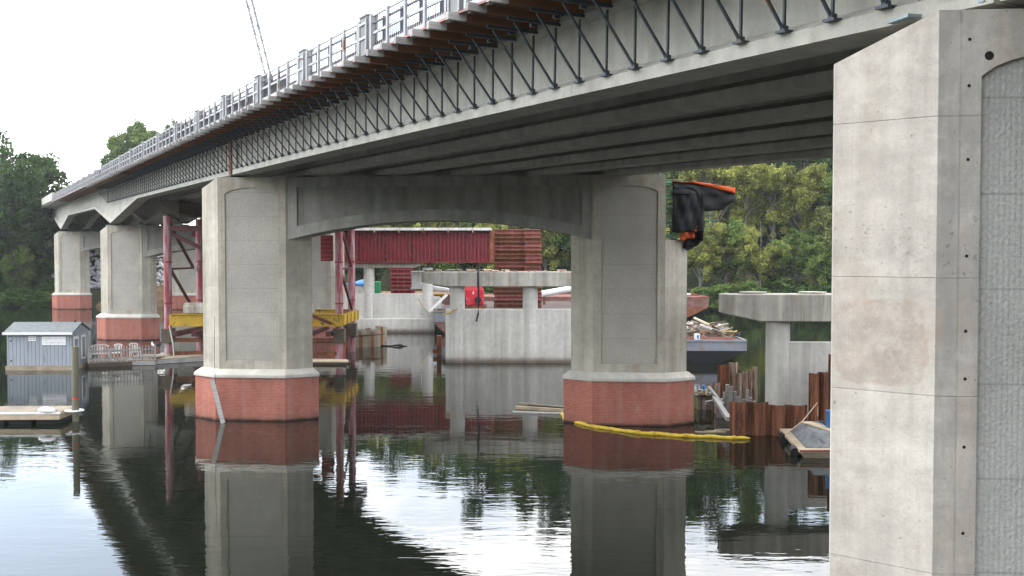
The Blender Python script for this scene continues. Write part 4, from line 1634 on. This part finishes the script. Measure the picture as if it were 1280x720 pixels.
# ------------------------------------------------------------------ shed and docks, left
SH = thing('floating_shed', 'blue-grey floating shed with low gable roof and white signs on a timber float', 'shed', (-26.5, 53.6, 0), R(1.5))
L, W = 3.36, 2.25
mb = MB()
mb.box((L / 2, W / 2, .10), (L + .14, W + .14, .26))
mb.build('float_base', M['timber'], SH)
mb = MB()
prof = [(0, .232), (W, .232), (W, 1.98), (W / 2, 2.40), (0, 1.98)]
mb.loft([[(x, y, z) for y, z in prof] for x in (0, L)])
S_ = mb.build('wall', M['siding'], SH)
mb = MB()
for k in range(17):
    x = .1 + k * (L - .2) / 16
    mb.box((x, -.004, 1.1), (.012, .012, 1.72), 0, 0, .55)
mb.build('siding_groove', M['siding'], S_)
mb = MB()
for sgn in (-1, 1):
    y0, y1 = (W / 2, -.2) if sgn < 0 else (W / 2, W + .2)
    z0, z1 = 2.41, 2.41 - .42 / (W / 2) * (W / 2 + .2)
    mb.add([(-.12, y0, z0), (L + .12, y0, z0), (L + .12, y1, z1), (-.12, y1, z1), (-.12, y0, z0 + .06), (L + .12, y0, z0 + .06), (L + .12, y1, z1 + .06), (-.12, y1, z1 + .06)],
           [(0, 1, 2, 3), (4, 5, 6, 7), (0, 1, 5, 4), (1, 2, 6, 5), (2, 3, 7, 6), (3, 0, 4, 7)])
RFo = mb.build('roof', M['shingle'], SH)
mb = MB()
mb.box((L / 2, -.215, 1.945), (L + .26, .03, .13))
mb.build('fascia_board', M['white'], RFo)
mb = MB()
mb.box((1.33, -.02, 1.66), (.40, .02, .24))
s1 = mb.build('small_sign', M['white'], SH)
mb = MB()
for i in range(2):
    for j in range(2):
        mb.box((1.24 + .18 * i, -.033, 1.71 - .09 * j), (.13, .004, .035))
mb.build('lettering', M['ink'], s1)
mb = MB()
mb.box((2.45, -.02, 1.55), (1.24, .025, .44))
s1 = mb.build('sign_board', M['white'], SH)
mb = MB()
rr = random.Random(4)
for row, z, h in ((0, 1.665, .04), (1, 1.565, .03), (2, 1.445, .055)):
    x = 1.90
    while x < 2.98:
        w_ = rr.uniform(.03, .05)
        mb.box((x + w_ / 2, -.035, z + rr.uniform(-.006, .006)), (w_ * .7, .004, h * rr.uniform(.6, 1)))
        x += w_ + .012
        if rr.random() < .18:
            x += .06
        if row == 1 and x > 2.2:
            break
mb.build('lettering', M['ink'], s1)
mb = MB()
mb.box((L + .012, .55, 1.0), (.03, .62, 1.5))
dr = mb.build('door', M['white'], SH)
mb = MB()
mb.box((L + .03, .55, 1.1), (.012, .40, 1.0))
mb.build('door_panel', M['glass'], dr)
mb = MB()
mb.box((L + .012, 1.55, 1.1), (.03, .55, 1.3))
dr = mb.build('window', M['white'], SH)
mb = MB()
mb.box((L + .03, 1.55, 1.1), (.012, .38, 1.08))
mb.build('pane', M['glass'], dr)
mb = MB()
for z in (.5, 1.55):
    mb.tube([(.22, -.03, z), (.22, .02, z)], .04, 8)
mb.build('hook', M['black'], SH)
mb = MB()
mb.box((L * .93, W / 2, 2.52), (.08, .05, .12))
mb.build('roof_vent', M['black'], RFo)

# dock with picket rail beside the shed
d0 = onwater(109, 460)
DK = thing('picket_dock', 'grey floating dock with a weathered picket rail right of the shed', 'dock', (d0.x, d0.y + .2, 0), R(26))
Ld, Wd = 3.4, 2.0
mb = MB()
for k in range(14):
    mb.box((Ld * (k + .5) / 14, Wd / 2, .25), (Ld / 14 - .02, Wd, .05), 0, 0, random.uniform(.8, 1.15))
mb.build('deck', M['timber'], DK)
mb = MB()
for y in (.05, Wd - .05):
    mb.box((Ld / 2, y, .12), (Ld, .08, .22))
mb.build('side_beam', M['timber_dark'], DK)
mb = MB()
for x in (.5, 1.7, 2.9):
    mb.box((x, Wd / 2, .0), (.5, Wd - .3, .2))
mb.build('float', M['black'], DK)
n = 22
for k in range(n):
    mb = MB()
    mb.box((Ld * k / (n - 1), .0, .66), (.055 if k not in (0, 21) else .1, .04, .86))
    mb.build('picket', M['joist_grey'], DK)
for z in (.45, .86):
    mb = MB()
    mb.box((Ld / 2, .045, z), (Ld, .04, .08))
    mb.build('rail', M['joist_grey'], DK)


def plastic_chair(lab, loc, rz, wide=.5):
    t = thing('plastic_chair', lab, 'chair', loc, rz, 'white plastic seats on the dock')
    mb = MB()
    mb.box((0, 0, .38), (wide, .45, .035))
    mb.build('seat', M['white_dirty'], t, .01)
    mb = MB()
    n = max(3, int(wide / .12))
    for k in range(n):
        mb.box((-wide / 2 + wide * (k + .5) / n, .22, .60), (wide / n * .55, .03, .36), rx=-.12)
    mb.tube([(-wide / 2, .24, .78), (-wide / 2 * .5, .26, .84), (wide / 2 * .5, .26, .84), (wide / 2, .24, .78)], .03, 6)
    mb.build('backrest', M['white_dirty'], t)
    for x in (-wide / 2, wide / 2):
        mb = MB()
        mb.tube([(x, -.22, 0), (x, -.24, .55), (x, -.05, .58), (x, .22, .57)], .028, 6)
        mb.build('armrest', M['white_dirty'], t)
        for y in (-.2, .2):
            mb = MB()
            mb.bar((x * .95, y, 0), (x * .9, y * .9, .38), .04, .04, up=(0, 1, 0))
            mb.build('leg', M['white'], t)
    return t


def dk(x, y, z=.275):
    c_, s_ = math.cos(R(26)), math.sin(R(26))
    return (DK.location.x + c_ * x - s_ * y, DK.location.y + s_ * x + c_ * y, z)


plastic_chair('white plastic bench behind the picket rail, next to the shed', dk(.62, .75), R(20), .95)
plastic_chair('white plastic chair behind the middle of the picket rail', dk(1.45, .9), R(-10), .5)
plastic_chair('white plastic chair at the far end of the picket rail', dk(2.45, 1.0), R(35), .5)

# timber floats to the right of it
def timber_float(lab, loc, rz, L, W, m='timber', z=.26):
    t = thing('timber_float', lab, 'timber float', loc, rz)
    n = int(W / .22)
    mb = MB()
    for k in range(n):
        mb.box((L / 2, W * (k + .5) / n, z), (L, W / n - .015, .06), 0, 0, random.uniform(.75, 1.2))
    mb.build('deck', M[m], t)
    mb = MB()
    mb.box((L / 2, .0, z - .13), (L + .04, .12, .22))
    mb.box((L / 2, W, z - .13), (L + .04, .12, .22))
    mb.build('fascia_beam', M['joist_grey'], t)
    mb = MB()
    mb.box((L / 2, W / 2, -.02), (L - .3, W - .3, .22))
    mb.build('float', M['black'], t)
    return t


q = onwater(150, 457)
timber_float('square weathered timber float between the picket dock and the red pipe tower', (q.x, q.y, 0), R(3), 1.9, 3.6)
q = onwater(191, 456)
timber_float('narrow timber float angled towards the foot of the red pipes', (q.x + .05, q.y + .1, 0), R(38), 3.2, 1.4)
q = onwater(208, 446)
timber_float('long timber float running behind the left column of the middle pier', (q.x, q.y - .5, 0), R(-3), 5.2, 1.0)


def bird(lab, loc, rz, white=True, fly=False):
    t = thing('bird', lab, 'bird', loc, rz)
    mb = MB()
    pr = [(-.28, .12, .015), (-.18, .13, .05), (-.05, .14, .085), (.08, .16, .08), (.16, .21, .045), (.19, .27, .035), (.23, .30, .038), (.27, .295, .018), (.31, .285, .006)]
    mb.tube([(x, 0, z) for x, z, r in pr], [r for _, _, r in pr], 10)
    for y in (-.03, .03):
        mb.tube([(.02, y, .09), (.03, y, .0)], .008, 5)
        mb.box((.045, y, .006), (.06, .035, .01))
    mb.build('body', M['white' if white else 'black'], t)
    for y in (-1, 1):
        w_ = MB()
        if fly:
            w_.add([(-.06, y * .05, .16), (.12, y * .05, .17), (.05, y * .55, .30), (-.08, y * .5, .29)], [(0, 1, 2, 3)])
        else:
            w_.loft([[(-.26, y * .05, .15), (.08, y * .09, .19), (.08, y * .075, .12), (-.1, y * .07, .10)], [(-.26, y * .06, .15), (.08, y * .10, .18), (.08, y * .085, .12), (-.1, y * .08, .10)]])
        w_.build('wing', M['tarp_grey' if white else 'black'], t)
    return t


bird('white waterbird standing at the back of the timber floats', onwater(191, 434, .29), R(120))
bird('dark waterbird standing at the back of the timber floats beside the white one', onwater(198, 434, .29), R(10), False)
bird('dark waterbird standing on the middle of the square timber float', onwater(186, 441, .29), R(-30), False)
fb = bird('tiny dark bird flying in the white sky above the bridge railing', at(286, 61, 60), R(30), False, True)
fb.scale = (.3, .3, .3)

# low dock at the left edge with piling
q = onwater(75, 530)
DL = thing('swim_dock', 'low pale-edged wooden dock at the lower left, on dark floats', 'dock', (q.x, q.y, 0), R(2.0))
mb = MB()
for k in range(30):
    mb.box((-.12 - k * .24, .75, .40), (.225, 1.6, .045), 0, 0, random.uniform(.85, 1.12))
mb.build('deck', M['timber'], DL)
mb = MB()
mb.box((-3.6, -.08, .40), (7.3, .06, .06))
mb.build('edge_strip', M['white'], DL)
mb = MB()
mb.box((-3.6, -.06, .27), (7.24, .06, .20))
mb.box((-3.6, 1.58, .27), (7.24, .06, .20))
mb.box((.03, .76, .29), (.05, 1.62, .2))
mb.build('side_board', M['timber_pale'], DL)
for k in range(7):
    mb = MB()
    mb.box((-.5 - .95 * k, .75, .05), (.8, 1.35, .28))
    mb.build('float', M['black'], DL, .05)
mb = MB()
a = [(0.0 + .35 * math.cos(t_) * .9 + .30, .55 + .26 * math.sin(t_), .40) for t_ in [math.pi * 2 * i / 16 for i in range(17)]]
mb.tube(a, .035, 6)
mb.build('pile_ring', M['white'], DL)
q2 = Vector((q.x + .33, q.y + .55, 0))
PL = thing('mooring_pile', 'round green-brown mooring pile with a red band at the end of the low dock', 'mooring pile', (q2.x, q2.y, 0))
mb = MB()
zt = at(89, 433, q2.y).z
mb.tube([(0, 0, -2), (.0, 0, 1), (.01, 0, zt)], [.125, .12, .115], 16)
mb.build('shaft', wood('mossy_pile', (.145, .135, .09)), PL)
mb = MB()
mb.cyl((.004, 0, .82), .124, .05, 16)
mb.build('band', M['red_band'], PL)
# white bundle on the dock
mb = MB()
rr = random.Random(9)
rings = []
for i, (z, r) in enumerate(((0, .20), (.05, .25), (.12, .22), (.17, .13), (.20, .04))):
    rings.append([(1.35 * r * math.cos(t_) * rr.uniform(.85, 1.15) - .03 * i, .8 * r * math.sin(t_) * rr.uniform(.85, 1.15), z) for t_ in [2 * math.pi * k / 12 for k in range(12)]])
mb.loft(rings, smooth=True)
p = onwater(61, 515, .43)
tag(mb.build('white_bundle', M['white'], None, 0, (p.x, p.y, .425)), 'crumpled white bundle lying on the low dock near its pile', 'bundle')

# ------------------------------------------------------------------ terrain and water
def yb(x):
    return 121 - 9 * smooth(-30, 20, x) + 1.6 * math.sin(x * .13) + .8 * math.sin(x * .41 + 1)


def ground(x, y):
    s = y - yb(x)
    if s < -6:
        h = -3.0
    else:
        h = -3.0 + 3.6 * smooth(-6, 2, s)
        right = smooth(-25, 5, x)
        h += (1 - right) * (8.2 * smooth(1, 20, s) + 2.0 * smooth(20, 60, s)) + right * (5.5 * smooth(1, 16, s) + 24 * smooth(11, 52, s))
        if x < -62:
            k = smooth(-62, -70, x)
            h -= k * 4.5 * smooth(1, 20, s) * (1 - smooth(20, 50, s))
    if y < -5:
        h = -3 + 6.5 * smooth(-5, -16, y) + 24 * smooth(-22, -75, y)  # near bank, plus an added unseen hill that cuts light on front faces
    return h


xs = sorted(set([-900, -600, -400, -250] + list(range(-180, 181, 4)) + [250, 400, 600, 900]))
ys = sorted(set([-300, -120, -90, -75, -60, -48, -38, -30, -24, -20, -14, -10, -6, 0, 40, 80] + list(range(100, 180, 3)) + [190, 210, 240, 300, 500, 900, 1500]))
mb = MB()
rr = random.Random(2)
vs = [(x, y, ground(x, y) + (rr.uniform(-.25, .25) if 110 < y < 220 and abs(x) < 180 else 0)) for y in ys for x in xs]
nx = len(xs)
mb.add(vs, [(j * nx + i, j * nx + i + 1, (j + 1) * nx + i + 1, (j + 1) * nx + i) for j in range(len(ys) - 1) for i in range(nx - 1)], 0, 1, True)
t = NT('bank_soil')
v = t.coords(False)
g = t.noise(v, .25, 6, .65)
cc = t.mix(t.mr(g, .42, .58, 0, 1), (.018, .030, .010), (.050, .042, .022))
cc = t.scale_col(cc, t.mr(t.noise(v, 2.5, 5), .3, .7, .65, 1.3))
t.bsdf(cc, .95, bump=t.noise(v, 3, 5), bstr=.7, bdist=.2)
gr = mb.build('ground', t.m)
tag(gr, kind='structure')

# bare brown earth on the bank under the bridge
mb = MB()
t = NT('bare_earth')
v = t.coords(False)
cc = t.scale_col((.20, .125, .065), t.mr(t.noise(v, 1.2, 6, .65), .3, .7, .55, 1.35))
t.bsdf(cc, .95, bump=t.noise(v, 2.5, 5), bstr=.8, bdist=.2)
n = 26
m_ = 8
vs = []
for j in range(m_ + 1):
    for i in range(n + 1):
        x = -49 + 33 * i / n
        y = yb(x) - 2.0 + 9.0 * j / m_
        vs.append((x, y, ground(x, y) + .14 + .12 * math.sin(i * 1.7 + j) * math.sin(j * 1.3 + .5 * i)))
mb.add(vs, [(j * (n + 1) + i, j * (n + 1) + i + 1, (j + 1) * (n + 1) + i + 1, (j + 1) * (n + 1) + i) for j in range(m_) for i in range(n)], 0, 1, True)
tag(mb.build('bank', t.m), kind='structure')

# riprap
t = NT('riprap_stone')
v = t.coords(False)
cc = t.scale_col((.46, .46, .47), t.math('MULTIPLY', t.attr('tone'), t.mr(t.noise(v, 3, 4), .3, .7, .75, 1.2)))
t.bsdf(cc, .9, bump=t.noise(v, 8, 3), bstr=.4, bdist=.05)
mb = MB()
rr = random.Random(12)
ico = bmesh.new()
bmesh.ops.create_icosphere(ico, subdivisions=1, radius=1)
iv = [vv.co.copy() for vv in ico.verts]
ifs = [[q_.index for q_ in f.verts] for f in ico.faces]
ico.free()
for k in range(2300):
    x = rr.uniform(-58, -22)
    s = rr.uniform(6.0, 17)
    y = yb(x) + s
    r = rr.uniform(.16, .38)
    sc = (r * rr.uniform(.8, 1.4), r * rr.uniform(.8, 1.3), r * rr.uniform(.6, 1.0))
    an = rr.uniform(0, 6.3)
    rm = Matrix.Rotation(an, 3, 'Z') @ Matrix.Rotation(rr.uniform(-.6, .6), 3, 'X')
    c_ = Vector((x, y, ground(x, y) + .12))
    mb.add([c_ + rm @ Vector((p_.x * sc[0] * rr.uniform(.8, 1.15), p_.y * sc[1], p_.z * sc[2])) for p_ in iv], ifs, 0, rr.uniform(.55, 1.25))
rp = mb.build('riprap_stones', t.m, recalc=False)
tag(rp, 'heap of pale grey riprap stones on the far bank under the bridge', None, None, 'stuff')

# water
mb = MB()
mb.quad((-900, -60, 0), (900, -60, 0), (900, 400, 0), (-900, 400, 0))
t = NT('river_water')
v = t.coords(False)
big = t.noise(t.vmul(v, (.05, .09, 1)), 1.0, 3)
amt = t.mr(big, .40, .60, .32, 1.0)
vw = t.vadd(v, (0, 0, 0))
w1 = t.noise(t.vmul(vw, (.55, 1.5, 1)), 1.0, 3, .5, .2)
w2_ = t.noise(t.vmul(vw, (1.8, 5.2, 1)), 1.0, 2, .5)
h = t.math('MULTIPLY', t.math('ADD', t.math('MULTIPLY', w1, 1.0), t.math('MULTIPLY', w2_, .34)), amt)
bs = t.bsdf((.0055, .0075, .0045), .012, 0, bump=h, bstr=1.0, bdist=.0085, spec=.5)
bs.inputs['IOR'].default_value = 1.36
wt = mb.build('water', t.m)
tag(wt, kind='structure')

# ------------------------------------------------------------------ trees
def crown_mesh(name, seed, h, rad, base_z, lobes, clumps, leaves, leaf, mat, flat=.8, spread=1.0, droop=0.0):
    r_ = np.random.default_rng(seed)
    cz = base_z + (h - base_z) * .5
    ch = (h - base_z) * .5
    Vs, tone = [], []
    lobec = []
    for i in range(lobes):
        for _ in range(30):
            p = r_.uniform(-1, 1, 3)
            n = np.linalg.norm(p)
            if .35 < n < .82:
                break
        lobec.append(p)
    lobec = np.array(lobec)
    allc, allr, allt = [], [], []
    for p in lobec:
        lt = r_.uniform(.25, .75)
        lr = r_.uniform(.26, .42) * spread
        for k in range(clumps):
            d = r_.normal(size=3)
            d /= np.linalg.norm(d)
            if d[2] < -.3 and r_.random() < .6:
                d[2] *= -1
            c = p + d * lr * r_.uniform(.55, 1.05)
            allc.append(c)
            allr.append(r_.uniform(.09, .17) * spread)
            allt.append(np.clip(lt + r_.normal() * .16, 0, 1))
    S = np.array([rad, rad, ch])
    for c, cr, ct in zip(allc, allr, allt):
        n = int(leaves * r_.uniform(.7, 1.3))
        d = r_.normal(size=(n, 3))
        d /= np.linalg.norm(d, axis=1)[:, None]
        pos = (c[None, :] + d * cr * np.cbrt(r_.random(n))[:, None] * np.array([1.15, 1.15, .85])) * S + np.array([0, 0, cz])
        nr = r_.normal(size=(n, 3)) + d * .6 + np.array([0, 0, .7])
        nr /= np.linalg.norm(nr, axis=1)[:, None]
        a = np.cross(nr, r_.normal(size=(n, 3)))
        a /= np.linalg.norm(a, axis=1)[:, None]
        b = np.cross(nr, a)
        sz = leaf * r_.uniform(.55, 1.25, n)[:, None]
        q = np.stack([pos - a * sz * .5, pos + b * sz * .33 + a * sz * .05, pos + a * sz * .6, pos - b * sz * .33 + a * sz * .05], 1)
        Vs.append(q.reshape(-1, 3))
        tone.append(np.clip(ct + r_.normal(size=n) * .13, 0, 1))
    V = np.concatenate(Vs)
    T = np.concatenate(tone)
    n = len(T)
    me = bpy.data.meshes.new(name)
    me.vertices.add(n * 4)
    me.vertices.foreach_set('co', V.ravel())
    me.loops.add(n * 4)
    me.loops.foreach_set('vertex_index', np.arange(n * 4, dtype=np.int32))
    me.polygons.add(n)
    me.polygons.foreach_set('loop_start', np.arange(0, n * 4, 4, dtype=np.int32))
    me.polygons.foreach_set('loop_total', np.full(n, 4, dtype=np.int32))
    me.materials.append(mat)
    at_ = me.attributes.new('tone', 'FLOAT', 'FACE')
    at_.data.foreach_set('value', T.astype(np.float32))
    me.update()
    me.validate()
    ends = [(np.array(p) * S * .8 + np.array([0, 0, cz])) for p in lobec]
    return me, ends


def make_tree(name, seed, h, rad, base_z, lobes, clumps, leaves, leaf, leafm, barkm, tr=.22, spread=1.0):
    me, ends = crown_mesh('crown', seed, h, rad, base_z, lobes, clumps, leaves, leaf, leafm, spread=spread)
    r_ = random.Random(seed)
    t = thing(name, None, None)
    mb = MB()
    mid = Vector((r_.uniform(-.3, .3), r_.uniform(-.3, .3), base_z + (h - base_z) * .35))
    topv = Vector((mid.x * 1.6, mid.y * 1.6, h * .93))
    mb.tube([(0, 0, -1), (mid.x * .3, mid.y * .3, mid.z * .4), mid, mid.lerp(topv, .5) + Vector((.15, .1, 0)), topv], [tr * 1.25, tr, tr * .75, tr * .45, tr * .08], 8)
    for e in ends:
        e = Vector(e)
        z = max(base_z * .75, min(h * .75, e.z - .30 * (h - base_z)))
        f = z / h
        s = Vector((mid.x * f, mid.y * f, z))
        m_ = s.lerp(e, .55) + Vector((r_.uniform(-.3, .3), r_.uniform(-.3, .3), -.25))
        mb.tube([s, m_, e], [tr * .42, tr * .25, tr * .06], 5)
    mb.build('trunk', barkm, t)
    o = bpy.data.objects.new('crown', me)
    col.objects.link(o)
    o.parent = t
    return t


PROT = {}
specs = [
    ('dark_a', 101, 15, 4.6, 3.0, 15, 14, 89, 0.35, 'leaf_dark', 'bark', .22, 1.05),
    ('dark_b', 102, 13, 4.2, 2.0, 14, 14, 89, 0.35, 'leaf_dark', 'bark', .20, 1.1),
    ('mid_a', 103, 14, 4.4, 2.2, 15, 13, 87, 0.34, 'leaf_mid', 'bark', .22, 1.0),
    ('mid_b', 104, 11, 4.0, 1.2, 14, 13, 87, 0.32, 'leaf_mid', 'bark', .18, 1.05),
    ('yel_a', 105, 15, 4.6, 2.6, 16, 11, 75, 0.34, 'leaf_yellow', 'bark_pale', .20, .85),
    ('yel_b', 106, 12.5, 4.0, 2.5, 15, 11, 75, 0.32, 'leaf_yellow', 'bark_pale', .16, .9),
    ('oli_a', 107, 13, 4.3, 2.5, 15, 12, 79, 0.34, 'leaf_olive', 'bark', .19, .95),
]
for s in specs:
    PROT[s[0]] = make_tree('tree', *s[1:9], M[s[9]], M[s[10]], s[11], s[12])
used = set()


def place_tree(kind, x, y, sc, label, group, z=None, name='tree', cat='tree', sz=None):
    o = PROT[kind] if kind not in used else copy_tree(PROT[kind])
    used.add(kind)
    o.name = name
    o.location = (x, y, (ground(x, y) if z is None else z) - .1)
    o.rotation_euler = (0, 0, random.uniform(0, 6.28))
    o.scale = (sc, sc, sc * (sz or 1))
    o['label'] = label
    o['category'] = cat
    o['kind'] = 'thing'
    if group:
        o['group'] = group
    elif 'group' in o:
        del o['group']
    return o


LAB = {
    'dark_a': ('dark green dense tree on the wooded hillside beyond the old piers', 'dark green trees on the far hillside'),
    'dark_b': ('dark green dense tree on the wooded hillside beyond the old piers', 'dark green trees on the far hillside'),
    'mid_a': ('mid green leafy tree on the wooded hillside beyond the old piers', 'mid green trees on the far hillside'),
    'mid_b': ('mid green leafy tree on the wooded hillside beyond the old piers', 'mid green trees on the far hillside'),
    'yel_a': ('yellow-green tree with pale trunk on the wooded hillside beyond the old piers', 'yellow-green trees on the far hillside'),
    'yel_b': ('yellow-green tree with pale trunk on the wooded hillside beyond the old piers', 'yellow-green trees on the far hillside'),
    'oli_a': ('dull olive-coloured tree on the wooded hillside beyond the old piers', 'olive trees on the far hillside'),
}
rr = random.Random(33)
# front row along the far water's edge, then rows going up the hill
x = -18
while x < 62:
    kd = rr.choice(['mid_b', 'yel_b', 'mid_b', 'oli_a', 'dark_b', 'yel_b'])
    place_tree(kd, x, yb(x) + rr.uniform(2.0, 4.5), rr.uniform(.75, 1.0), *LAB[kd])
    x += rr.uniform(2.8, 4.0)
x = -20
while x < 70:
    kd = rr.choice(['yel_a', 'mid_a', 'yel_a', 'dark_b', 'yel_b', 'mid_a'])
    place_tree(kd, x, yb(x) + rr.uniform(8, 13), rr.uniform(.85, 1.1), *LAB[kd])
    x += rr.uniform(3.4, 4.8)
x = -24
while x < 80:
    kd = rr.choice(['dark_a', 'mid_a', 'yel_a', 'dark_a', 'oli_a'])
    place_tree(kd, x, yb(x) + rr.uniform(18, 25), rr.uniform(.9, 1.12), *LAB[kd])
    x += rr.uniform(4.0, 5.6)
x = -26
while x < 90:
    kd = rr.choice(['dark_a', 'dark_a', 'mid_a', 'oli_a', 'dark_b'])
    place_tree(kd, x, yb(x) + rr.uniform(30, 40), rr.uniform(.95, 1.1), *LAB[kd])
    x += rr.uniform(4.6, 6.4)
# left bank trees
for (px, Y, kd, sc, lab) in ((14, 126, 'dark_a', 1.30, 'big dark tree at the left edge, tallest on the left bank'),
                            (40, 130, 'dark_b', 1.16, 'dark tree next to the deck end, leaning its branches out over the sky'),
                            (-40, 128, 'dark_a', 1.15, 'dark tree on the left bank, just past the photo edge'),
                            (-85, 126, 'dark_b', 1.2, 'dark tree farther along the left bank, past the photo edge'),
                            (-4, 123.5, 'dark_b', 1.25, 'broad dark tree at the very left edge, in front of the tallest one'),
                            (20, 122.5, 'mid_b', .62, 'low bright green tree at the foot of the big dark tree')):
    x = (px - 640) / 1280 * Y
    place_tree(kd, x, Y, sc, lab, None)
for k, (px, Y, kd, sc) in enumerate(((-70, 145, 'dark_a', 1.1), (-30, 150, 'dark_b', 1.1), (8, 147, 'dark_a', 1.0), (-10, 138, 'mid_b', .95), (30, 141, 'dark_b', .8), (-60, 135, 'mid_b', .95))):
    place_tree(kd, (px - 640) / 1280 * Y, Y, sc, 'dark tree farther back in the wood on the left bank', 'trees at the back of the left bank')
for (px, Y, kd, sc, zz, lab) in ((168, 170, 'mid_b', 1.15, 3, 'distant round tree crown rising over the deck railing'),
                          (186, 171, 'mid_a', .95, 1.5, 'distant round tree, right half of the round clump over the railing'),
                          (158, 172, 'dark_b', .9, -3, 'distant lower tree at the left of the round clump over the railing'),
                          (212, 182, 'mid_b', 1.2, 2.5, 'distant flat tree crown right of the round one over the railing')):
    x = (px - 640) / 1280 * Y
    ztop = CAM_H + (320 - (158 if px < 200 else 155)) * Y / 1280
    hh = {'dark_b': 13, 'dark_a': 15, 'mid_a': 14, 'mid_b': 11}[kd] * sc
    place_tree(kd, x, Y, sc, lab, None, z=ztop - hh + .4 * zz)
# bushes along the left bank
me, _ = crown_mesh('crown', 300, 2.6, 2.2, .0, 9, 12, 60, .30, M['leaf_low'], spread=1.15)
bu = thing('bush', 'leafy green bush on the left bank under the dark trees', 'bush', group='bushes on the left bank')
o = bpy.data.objects.new('foliage', me)
col.objects.link(o)
o.parent = bu
mb = MB()
for k in range(4):
    mb.tube([(0, 0, -.3), (.5 * math.cos(k * 1.6), .5 * math.sin(k * 1.6), 1.2), (1.0 * math.cos(k * 1.6), 1.0 * math.sin(k * 1.6), 2.0)], [.06, .04, .01], 5)
mb.build('stem', M['bark'], bu)
first = True
for k in range(44):
    px = rr.uniform(-60, 64)
    x = (px - 640) / 1280 * 122
    Y = yb(x) + (rr.uniform(-.6, 1.2) if k % 2 else rr.uniform(1, 12))
    x = (px - 640) / 1280 * Y
    b_ = bu if first else copy_tree(bu)
    first = False
    b_.location = (x, Y, ground(x, Y) - .15)
    b_.rotation_euler = (0, 0, rr.uniform(0, 6))
    s = rr.uniform(.6, 1.15)
    b_.scale = (s, s, s * rr.uniform(.7, 1.1))
me2 = me.copy()
me2.materials.clear()
me2.materials.append(M['leaf_mid'])
me3 = me.copy()
me3.materials.clear()
me3.materials.append(M['leaf_dark'])
for k in range(120):
    x = -16 + 72 * (k + rr.random()) / 120
    Y = yb(x) + (rr.uniform(-.3, 1.2) if k % 2 else rr.uniform(2, 26))
    b_ = copy_tree(bu)
    for c_ in b_.children:
        if c_.name.startswith('foliage'):
            c_.data = me2 if k % 3 == 0 else me3
    b_['label'] = 'low green bush at the foot of the wooded hillside by the water'
    b_['group'] = 'bushes along the far water edge'
    b_.location = (x, Y, ground(x, Y) - .15)
    b_.rotation_euler = (0, 0, rr.uniform(0, 6))
    s = rr.uniform(.8, 1.5)
    b_.scale = (s, s, s * rr.uniform(.7, 1.0))

# ------------------------------------------------------------------ haze
mb = MB()
mb.box((0, 90, 30), (1500, 300, 68))
t = NT('thin_haze')
pv = t.n('ShaderNodeVolumePrincipled')
pv.inputs['Color'].default_value = (.9, .93, .95, 1)
pv.inputs['Density'].default_value = .00022
pv.inputs['Anisotropy'].default_value = .2
t.l(pv.outputs[0], t.out.inputs['Volume'])
hz = mb.build('haze', t.m)
hz['kind'] = 'stuff'

# ------------------------------------------------------------------ light
SUN_EL, SUN_AZ = R(42), R(-84)      # azimuth measured from +Y clockwise: from the left
w = bpy.data.worlds.new('World')
scene.world = w
w.use_nodes = True
nt = w.node_tree
nt.nodes.clear()
out = nt.nodes.new('ShaderNodeOutputWorld')
bg = nt.nodes.new('ShaderNodeBackground')
sky = nt.nodes.new('ShaderNodeTexSky')
sky.sky_type = 'NISHITA'
sky.sun_disc = False
sky.sun_elevation = SUN_EL
sky.sun_rotation = SUN_AZ
sky.dust_density = 2.0
tc = nt.nodes.new('ShaderNodeTexCoord')
mp_ = nt.nodes.new('ShaderNodeMapping')
mp_.inputs['Scale'].default_value = (1.0, 1.0, 2.2)
nz = nt.nodes.new('ShaderNodeTexNoise')
nz.inputs['Scale'].default_value = 2.6
nz.inputs['Detail'].default_value = 7
nz.inputs['Roughness'].default_value = .55
rm_ = nt.nodes.new('ShaderNodeMapRange')
rm_.inputs[1].default_value = .45
rm_.inputs[2].default_value = .64
rm_.inputs[3].default_value = .30
rm_.inputs[4].default_value = 1.0
mx = nt.nodes.new('ShaderNodeMix')
mx.data_type = 'RGBA'
L = nt.links.new
L(tc.outputs['Generated'], mp_.inputs[0])
L(mp_.outputs[0], nz.inputs['Vector'])
L(nz.outputs[0], rm_.inputs[0])
L(rm_.outputs[0], mx.inputs['Factor'])
tint = nt.nodes.new('ShaderNodeMix')
tint.data_type = 'RGBA'
tint.blend_type = 'MULTIPLY'
tint.inputs['Factor'].default_value = 1.0
L(sky.outputs[0], tint.inputs[6])
tint.inputs[7].default_value = (1.7, 2.35, 2.85, 1)
L(tint.outputs[2], mx.inputs[6])
mx.inputs[7].default_value = (41.0, 40.4, 39.4, 1)
L(mx.outputs[2], bg.inputs[0])
bg.inputs[1].default_value = .13
L(bg.outputs[0], out.inputs[0])

sd = bpy.data.lights.new('sun', 'SUN')
sd.energy = 1.5
sd.angle = R(22)
sd.color = (1, .93, .82)
so = bpy.data.objects.new('sun', sd)
col.objects.link(so)
dirv = Vector((math.sin(SUN_AZ) * math.cos(SUN_EL), math.cos(SUN_AZ) * math.cos(SUN_EL), math.sin(SUN_EL)))
so.rotation_euler = (-dirv).to_track_quat('-Z', 'Y').to_euler()
so.location = dirv * 200

vs_ = scene.view_settings
vs_.view_transform = 'Standard'
vs_.look = 'None'
vs_.exposure = .32
vs_.gamma = 1
vs_.use_curve_mapping = False
scene.cycles.max_bounces = 8
scene.cycles.use_denoising = True
